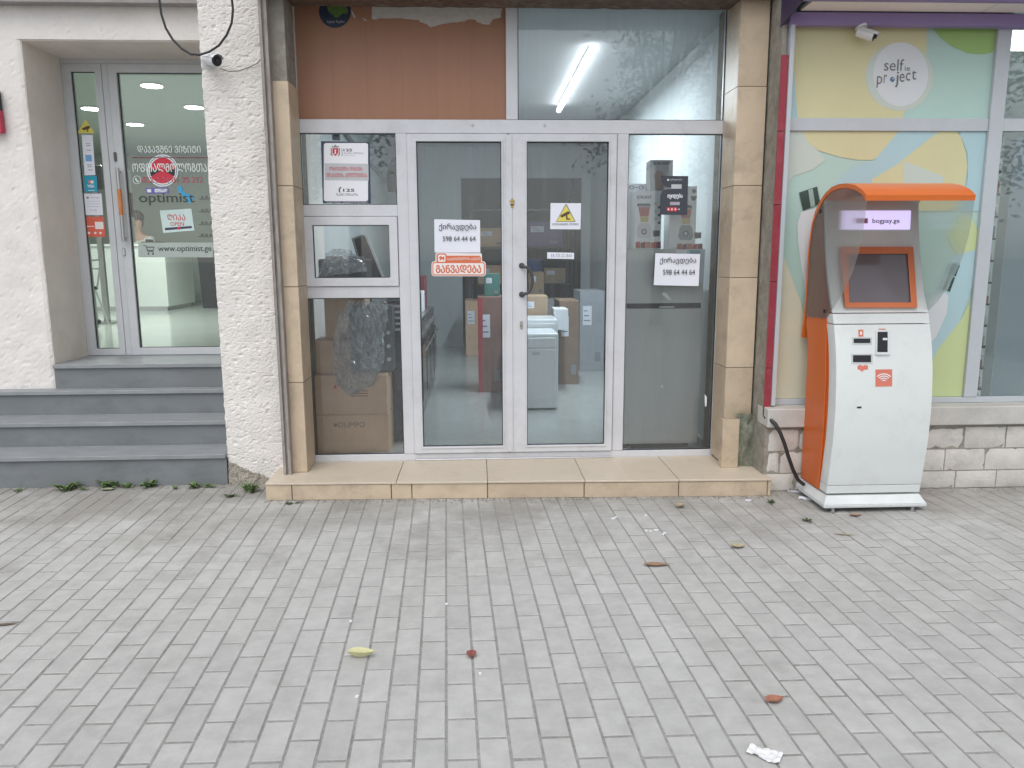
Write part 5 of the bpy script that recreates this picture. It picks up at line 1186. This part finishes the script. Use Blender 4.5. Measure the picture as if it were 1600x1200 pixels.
# hood
hp_ = [(4.28,1.918),(4.34,1.955),(4.42,1.984),(4.52,2.003),(4.62,2.008),(4.72,1.998),(4.80,1.97),(4.875,1.922),(4.93,1.865),(4.97,1.79),(4.993,1.69),(5.004,1.58),(5.004,1.48),(5.0,1.40),(5.0,1.32),(5.008,1.22),(5.022,1.12),(5.032,1.05)]
hin = [(y+(-.0 if i > 8 else 0)-(.014 if i > 6 else 0), z-(.026 if i <= 8 else .004)) for i, (y, z) in enumerate(hp_)]
hin[0] = (4.284, 1.888)
MB().prismx(hp_+hin[::-1], kx0-.012, kx1+.012).build('hood', kol, kio, smooth=True)
bx('hood_bracket', ko, kio, kx0+.12, kx1-.12, 4.45, 4.86, 1.93, 1.968, bevel=.003)
fm = bpy.data.materials.new('frosted_acrylic'); fm.use_nodes = True
n = fm.node_tree.nodes; L = fm.node_tree.links; n.remove(n['Principled BSDF'])
tr = n.new('ShaderNodeBsdfTransparent'); tr.inputs[0].default_value = (.93,.95,.94,1); rfz = n.new('ShaderNodeBsdfRefraction'); rfz.inputs['Roughness'].default_value = .35; rfz.inputs['IOR'].default_value = 1.03; rfz.inputs[0].default_value = (.95,.97,.96,1)
df = n.new('ShaderNodeBsdfDiffuse'); df.inputs[0].default_value = (.68,.71,.71,1); gl = n.new('ShaderNodeBsdfGlossy'); gl.inputs['Roughness'].default_value = .1; gl.inputs[0].default_value = (.6,.6,.6,1)
tl_ = n.new('ShaderNodeBsdfTranslucent'); tl_.inputs[0].default_value = (.75,.79,.79,1)
def mix(a, b, f):
    m_ = n.new('ShaderNodeMixShader'); m_.inputs[0].default_value = f; L.new(a, m_.inputs[1]); L.new(b, m_.inputs[2]); return m_.outputs[0]
o_ = mix(tr.outputs[0], rfz.outputs[0], .45); o_ = mix(o_, mix(df.outputs[0], tl_.outputs[0], .5), .17); o_ = mix(o_, gl.outputs[0], .04)
L.new(o_, n['Material Output'].inputs[0])
shield = [(4.284,1.900),(4.288,1.80),(4.305,1.70),(4.335,1.60),(4.385,1.50),(4.46,1.40),(4.55,1.31),(4.64,1.245),(4.70,1.20),(4.985,1.19),(4.985,1.32),(4.986,1.48),(4.986,1.60),(4.972,1.70),(4.95,1.78),(4.91,1.845),(4.86,1.892),(4.79,1.938),(4.72,1.967),(4.62,1.979),(4.52,1.974),(4.42,1.955),(4.34,1.925)]
for x0, x1 in ((kx0-.010, kx0-.006), (kx1+.006, kx1+.010)):
    sp = MB().prismx(shield, x0, x1).build('side_shield', fm, kio)
    for (y, z) in ((4.86,1.86),(4.71,1.245)): MB().tube([(x0-.006 if x0 < 2.5 else x0-.004, y, z), (x1+.004 if x0 < 2.5 else x1+.006, y, z)], .011, 12).build('screw_cap', darkplastic, sp)
# power cable of the kiosk
cb = [P(1196,652,4.99), P(1203,655,4.93), P(1211,662,4.90), P(1219,676,4.88), P(1226,694,4.87), P(1232,714,4.87), P(1239,734,4.87), P(1247,750,4.86), P(1256,757,4.80)]
tag(MB().tube(cb, .0125, 10).build('power_cable', mat('black_conduit', (.02,.02,.022), .45), None, smooth=True), 'thick black corrugated cable running from the wall down to the kiosk', 'cable')

# ================================================================= litter, leaves and weeds
def leaf(label, px, py, length, width, m_, ang, curl, fold, z=.004, stem=True, name='fallen_leaf'):
    c = G(px, py); t = thing(name, label, 'leaf', (c.x, c.y, 0)); N, M_ = 12, 6; mb = MB(); ca, sa = math.cos(ang), math.sin(ang)
    for k in range(2):
        for i in range(N+1):
            u = i/N; wd = width*math.sin(math.pi*u**.8)**.8*.5+.0004
            for j in range(M_+1):
                v_ = j/M_*2-1; a = (u-.5)*length; b = v_*wd
                h = z+curl*(4*(u-.5)**2)+fold*abs(v_)*wd*1.5+.0015*noise.noise((u*6, v_*4, px))
                mb.v.append((c.x+a*ca-b*sa, c.y+a*sa+b*ca, max(.0008, h)+(.0006 if k else 0)))
    W = (N+1)*(M_+1)
    for i in range(N):
        for j in range(M_):
            a = i*(M_+1)+j; b = a+M_+1; mb.f += [(a, a+1, b+1, b), (W+a, W+b, W+b+1, W+a+1)]
    mb.build('blade', m_, t, smooth=True)
    if stem:
        s0 = Vector((c.x+.5*length*ca, c.y+.5*length*sa, z+curl+.001)); MB().tube([s0, s0+Vector((ca*.02, sa*.02, .001))], .0009, 5).build('stalk', m_, t)
ylw = mat('yellow_leaf', (.64,.62,.36), .7, .12, 40); redl = mat('red_leaf', (.30,.10,.085), .7, .2, 40); brn = mat('brown_leaf', (.30,.19,.12), .8, .2, 40); tan_ = mat('tan_leaf', (.42,.36,.24), .8, .15, 40)
leaf('curled pale yellow leaf lying on the grey pavers', 565, 1028, .11, .045, ylw, .05, .022, .9)
leaf('small dark red folded leaf lying near the yellow leaf', 737, 1025, .06, .04, redl, 1.4, .006, .5)
leaf('reddish brown leaf lying on the pavers near the white wrapper', 1210, 1096, .075, .045, mat('rust_leaf', (.36,.16,.10), .8, .2, 40), .3, .006, .3)
leaf('flat brown leaf lying on the pavers in front of the entrance step', 1026, 884, .14, .045, brn, -.05, .006, .2)
leaf('tan crumpled leaf lying on the pavers between the brown leaf and kiosk', 1153, 856, .085, .055, tan_, .1, .012, .3)
leaf('pale tan leaf at the foot of the entrance step', 1063, 793, .07, .06, tan_, .8, .012, .5)
leaf('small brown leaf under the front edge of the kiosk', 1337, 806, .08, .04, brn, .1, .004, .2)
leaf('thin dark twig-like leaf at the left edge of the pavement', 8, 977, .11, .02, mat('dark_leaf', (.13,.10,.08), .85, .2), .15, .004, .1)
leaf('thin dry stalk leaf on the pavers in front of the kiosk', 1320, 836, .13, .014, tan_, -.25, .004, .1)
leaf('olive leaf among the weeds below the stone steps', 168, 766, .09, .05, mat('olive_leaf', (.32,.36,.22), .8, .15), .1, .006, .2)
# white wrapper near the camera
c = G(1194, 1180); wr = thing('wrapper', 'crumpled white paper wrapper lying on the pavers', 'litter', (c.x, c.y, 0))
mb = MB(); N, M_ = 22, 12; a0 = -.62
for k in range(2):
    for i in range(N+1):
        for j in range(M_+1):
            u, v_ = i/N-.5, j/M_-.5; x = u*.105; y = v_*(.058+.01*math.sin(u*7)); rr_ = Vector((x*90, y*90, 3))
            h = .006+.010*abs(noise.noise(rr_*.5))+.004*abs(noise.noise(rr_*1.3))+.016*max(0, abs(v_)-.35)+.008*max(0, u-.2)
            mb.v.append((c.x+x*math.cos(a0)-y*math.sin(a0), c.y+x*math.sin(a0)+y*math.cos(a0), h-(.0008 if k else 0)-.004))
W = (N+1)*(M_+1)
for i in range(N):
    for j in range(M_):
        a = i*(M_+1)+j; b = a+M_+1; mb.f += [(a, b, b+1, a+1), (W+a, W+a+1, W+b+1, W+b)]
mb.build('paper', mat('wrapper_white', (.85,.86,.86), .6, .02), wr, smooth=True)
# foam crumbs and paper scraps
def scrap(px, py, sx, sy, m_, label, name='paper_scrap', h=.002, ang=0, cat='litter', group=None):
    c = G(px, py); mb = MB(); pts = []
    rs_ = random.Random(int(px*7+py))
    for i in range(9):
        t = 2*math.pi*i/9; r_ = rs_.uniform(.7,1.1); x, y = sx*r_*math.cos(t), sy*r_*math.sin(t)
        pts.append((c.x+x*math.cos(ang)-y*math.sin(ang), c.y+x*math.sin(ang)+y*math.cos(ang)))
    mb.prismz(pts, .001, .001+h); tag(mb.build(name, m_, None), label, cat, group)
for (px, py) in ((1010,830),(1017,831),(1025,829),(1039,834),(1009,806),(1036,836),(958,811),(962,809)): scrap(px, py, .014*random.uniform(.5,1.2), .01*random.uniform(.5,1.2), white, 'white foam crumb in the cluster before the entrance step', 'foam_crumb', .006, random.random(), group='foam crumbs near the step')
for (px, py) in ((698,945),(558,1090),(750,1054),(548,972)): scrap(px, py, .007, .006, white, 'tiny white pebble lying alone between the pavers', 'pebble', .007, 0, 'pebble', 'white pebbles on the pavers')
scrap(1169,782,.022,.016,paper,'pale lilac paper scrap beside the step corner','paper_scrap')
def sheet(px, py, w_, d_, ang, label, m_=paper, z=.004):
    c = G(px, py); ca, sa = math.cos(ang), math.sin(ang); mb = MB(); N = 6
    for k in range(2):
        for i in range(N+1):
            for j in range(N+1):
                a, b = (i/N-.5)*w_, (j/N-.5)*d_; mb.v.append((c.x+a*ca-b*sa, c.y+a*sa+b*ca, z+.006*abs(noise.noise((i*.5,j*.5,px)))+(.0006 if k else 0)))
    W = (N+1)**2
    for i in range(N):
        for j in range(N):
            a = i*(N+1)+j; b = a+N+1; mb.f += [(a, a+1, b+1, b), (W+a, W+b, W+b+1, W+a+1)]
    tag(mb.build('receipt', m_, None), label, 'receipt')
sheet(1243,768,.10,.07,-.5,'white receipt lying behind the kiosk base beside the cable'); sheet(1262,780,.11,.06,-.5,'white receipt lying half under the kiosk base')
scrap(1233,761,.03,.02,mat('pinkish_paper',(.45,.28,.22),.8),'crumpled pinkish scrap beside the receipts','paper_scrap',.02)
# weeds
wm1 = mat('weed_green', (.13,.20,.07), .7, .3, 50, rnd=.25); wm2 = mat('weed_dark', (.05,.09,.03), .7, .3, 50, rnd=.2)
def weed(px, py, r_, h_, n_, seed, label, m_=wm1):
    rs_ = random.Random(seed); c = G(px, py); t = thing('weed', label, 'weed', (c.x, c.y, 0)); mb = MB()
    for k in range(n_):
        a = rs_.uniform(0, 6.28); L_ = r_*rs_.uniform(.4,1); hh = h_*rs_.uniform(.3,1); d = Vector((math.cos(a), math.sin(a)*.8, 0)); s_ = Vector((-math.sin(a), math.cos(a), 0)); base = Vector((c.x+rs_.gauss(0,r_*.25), c.y+rs_.gauss(0,r_*.18), .001)); wd = L_*rs_.uniform(.14,.26)
        pts = []
        for u in (0, .35, .7, 1):
            p = base+d*L_*u+Vector((0,0,hh*math.sin(u*2.1))); ww = wd*(.25, 1, .8, .05)[int(u*3+.3)]
            pts += [p-s_*ww, p+Vector((0,0,-ww*.25)), p+s_*ww]
        mb.add(pts, [(i*3+j, i*3+j+1, i*3+j+4, i*3+j+3) for i in range(3) for j in range(2)])
    mb.build('leaves', m_, t)
    mb2 = MB()
    for k in range(3): mb2.tube([(c.x, c.y, 0), (c.x+rs_.gauss(0,r_*.2), c.y+rs_.gauss(0,r_*.2), h_*rs_.uniform(.5,1.1))], .0015, 5)
    mb2.build('stems', wm2, t)
for i, (px, py, r_, h_, n_, lb) in enumerate(((30,768,.055,.03,18,'sparse weed at the left end of the lowest stone riser'),(107,766,.11,.075,46,'leafy weed left of the olive leaf under the stone steps'),(128,766,.05,.03,16,'tiny weed between two leafy weeds under the steps'),(172,760,.13,.07,60,'broad weed behind the olive leaf under the stone steps'),(201,762,.07,.06,30,'weed right of the broad weed under the stone steps'),(230,761,.09,.075,42,'upright weed in the middle of the lowest stone riser'),(276,764,.05,.035,16,'tiny weed near the middle of the lowest stone riser'),(305,762,.09,.05,36,'flat weed under the right half of the stone steps'),(326,762,.07,.045,26,'weed beside the right end of the stone steps'),(364,776,.08,.03,24,'flat weed on the pavers in front of the stucco pier'),(391,768,.11,.09,50,'tall leafy weed between the stucco pier and entrance step'),(850/1,789,.02,.01,1,''),(452,788,.06,.015,16,'flat dark weed on the pavers below the left step corner'))):
    if lb: weed(px, py, r_*.8, h_*.75, int(n_*.55), i, lb, wm2 if i in (9,12) else wm1)
for (px, py, lb) in ((1206,786,'tiny weed at the right corner of the entrance step'),(1262,815,'tiny weed in the joint in front of the kiosk')): weed(px, py, .04, .02, 14, int(px), lb, wm2)
# gritty debris along the foot of the walls
random.seed(9); mb = MB()
for k in range(1500):
    t = random.random()
    if t < .55: u = random.random(); q = sf(415+790*u); x, y = q.x, q.y-.012-abs(random.gauss(0,.035))
    elif t < .8: x = random.uniform(-4.0, -1.75); y = 5.335-abs(random.gauss(0,.04))
    elif t < .9: x = random.uniform(-1.8,-1.42); y = 5.34-abs(random.gauss(0,.12))
    else: x = random.uniform(1.96,4.2); y = 4.935-abs(random.gauss(0,.05))
    r_ = random.uniform(.0012,.005); mb.ball((x, y, r_*.4), (r_*random.uniform(.8,1.6), r_, r_*.7), 5, 3)
gr = mb.build('grit', mat('grit_stone', (.28,.26,.23), .9, .5, 90), None); gr['kind'] = 'stuff'; gr['label'] = 'grit and dust gathered along the foot of the walls'; gr['category'] = 'grit'

# ================================================================= street trees across the pavement (seen only in reflections)
bark = mat('tree_bark', (.14,.11,.085), .9, .3, 12, bump=.8, bscale=30); leafm = mat('tree_leaf', (.06,.10,.03), .6, .3, 30, rnd=.35)
def tree(x, y, h, r, seed, label):
    rs_ = random.Random(seed); t = thing('street_tree', label, 'tree', (x, y, 0), 'street trees behind the viewer')
    mb = MB().tube([(x,y,-.03),(x+.05,y,h*.3),(x-.05,y+.05,h*.55),(x,y,h*.85)], [.16,.12,.09,.03], 10)
    cl = []
    for k in range(16):
        a = rs_.uniform(0,6.28); z = h*rs_.uniform(.45,1.0); q = Vector((x+math.cos(a)*r*rs_.uniform(.3,.9), y+math.sin(a)*r*rs_.uniform(.3,.9), z)); cl.append(q)
        mb.tube([(x,y,h*rs_.uniform(.35,.6)), (Vector((x,y,z*.8))+q)/2, q], [.06,.04,.01], 6)
    mb.build('trunk', bark, t, smooth=True)
    lf = MB()
    for q in cl:
        for k in range(330):
            p = q+Vector((rs_.gauss(0,.42),rs_.gauss(0,.42),rs_.gauss(0,.32))); a = Vector((rs_.gauss(0,1),rs_.gauss(0,1),rs_.gauss(0,.5))).normalized(); b = a.cross(Vector((rs_.gauss(0,1),rs_.gauss(0,1),rs_.gauss(0,1)))).normalized(); s_ = rs_.uniform(.05,.10)
            lf.add([p-a*s_, p+b*s_*.45, p+a*s_, p-b*s_*.45], [(0,1,2,3)])
    lf.build('crown', leafm, t)
tree(-2.6, -5.5, 7.2, 1.9, 1, 'leafy street tree on the kerb opposite the optician')
tree(4.2, -7.0, 7.6, 2.0, 2, 'leafy street tree on the kerb opposite the kiosk')
tree(8.5, -5.0, 7.0, 1.9, 3, 'leafy street tree on the kerb beyond the kiosk')
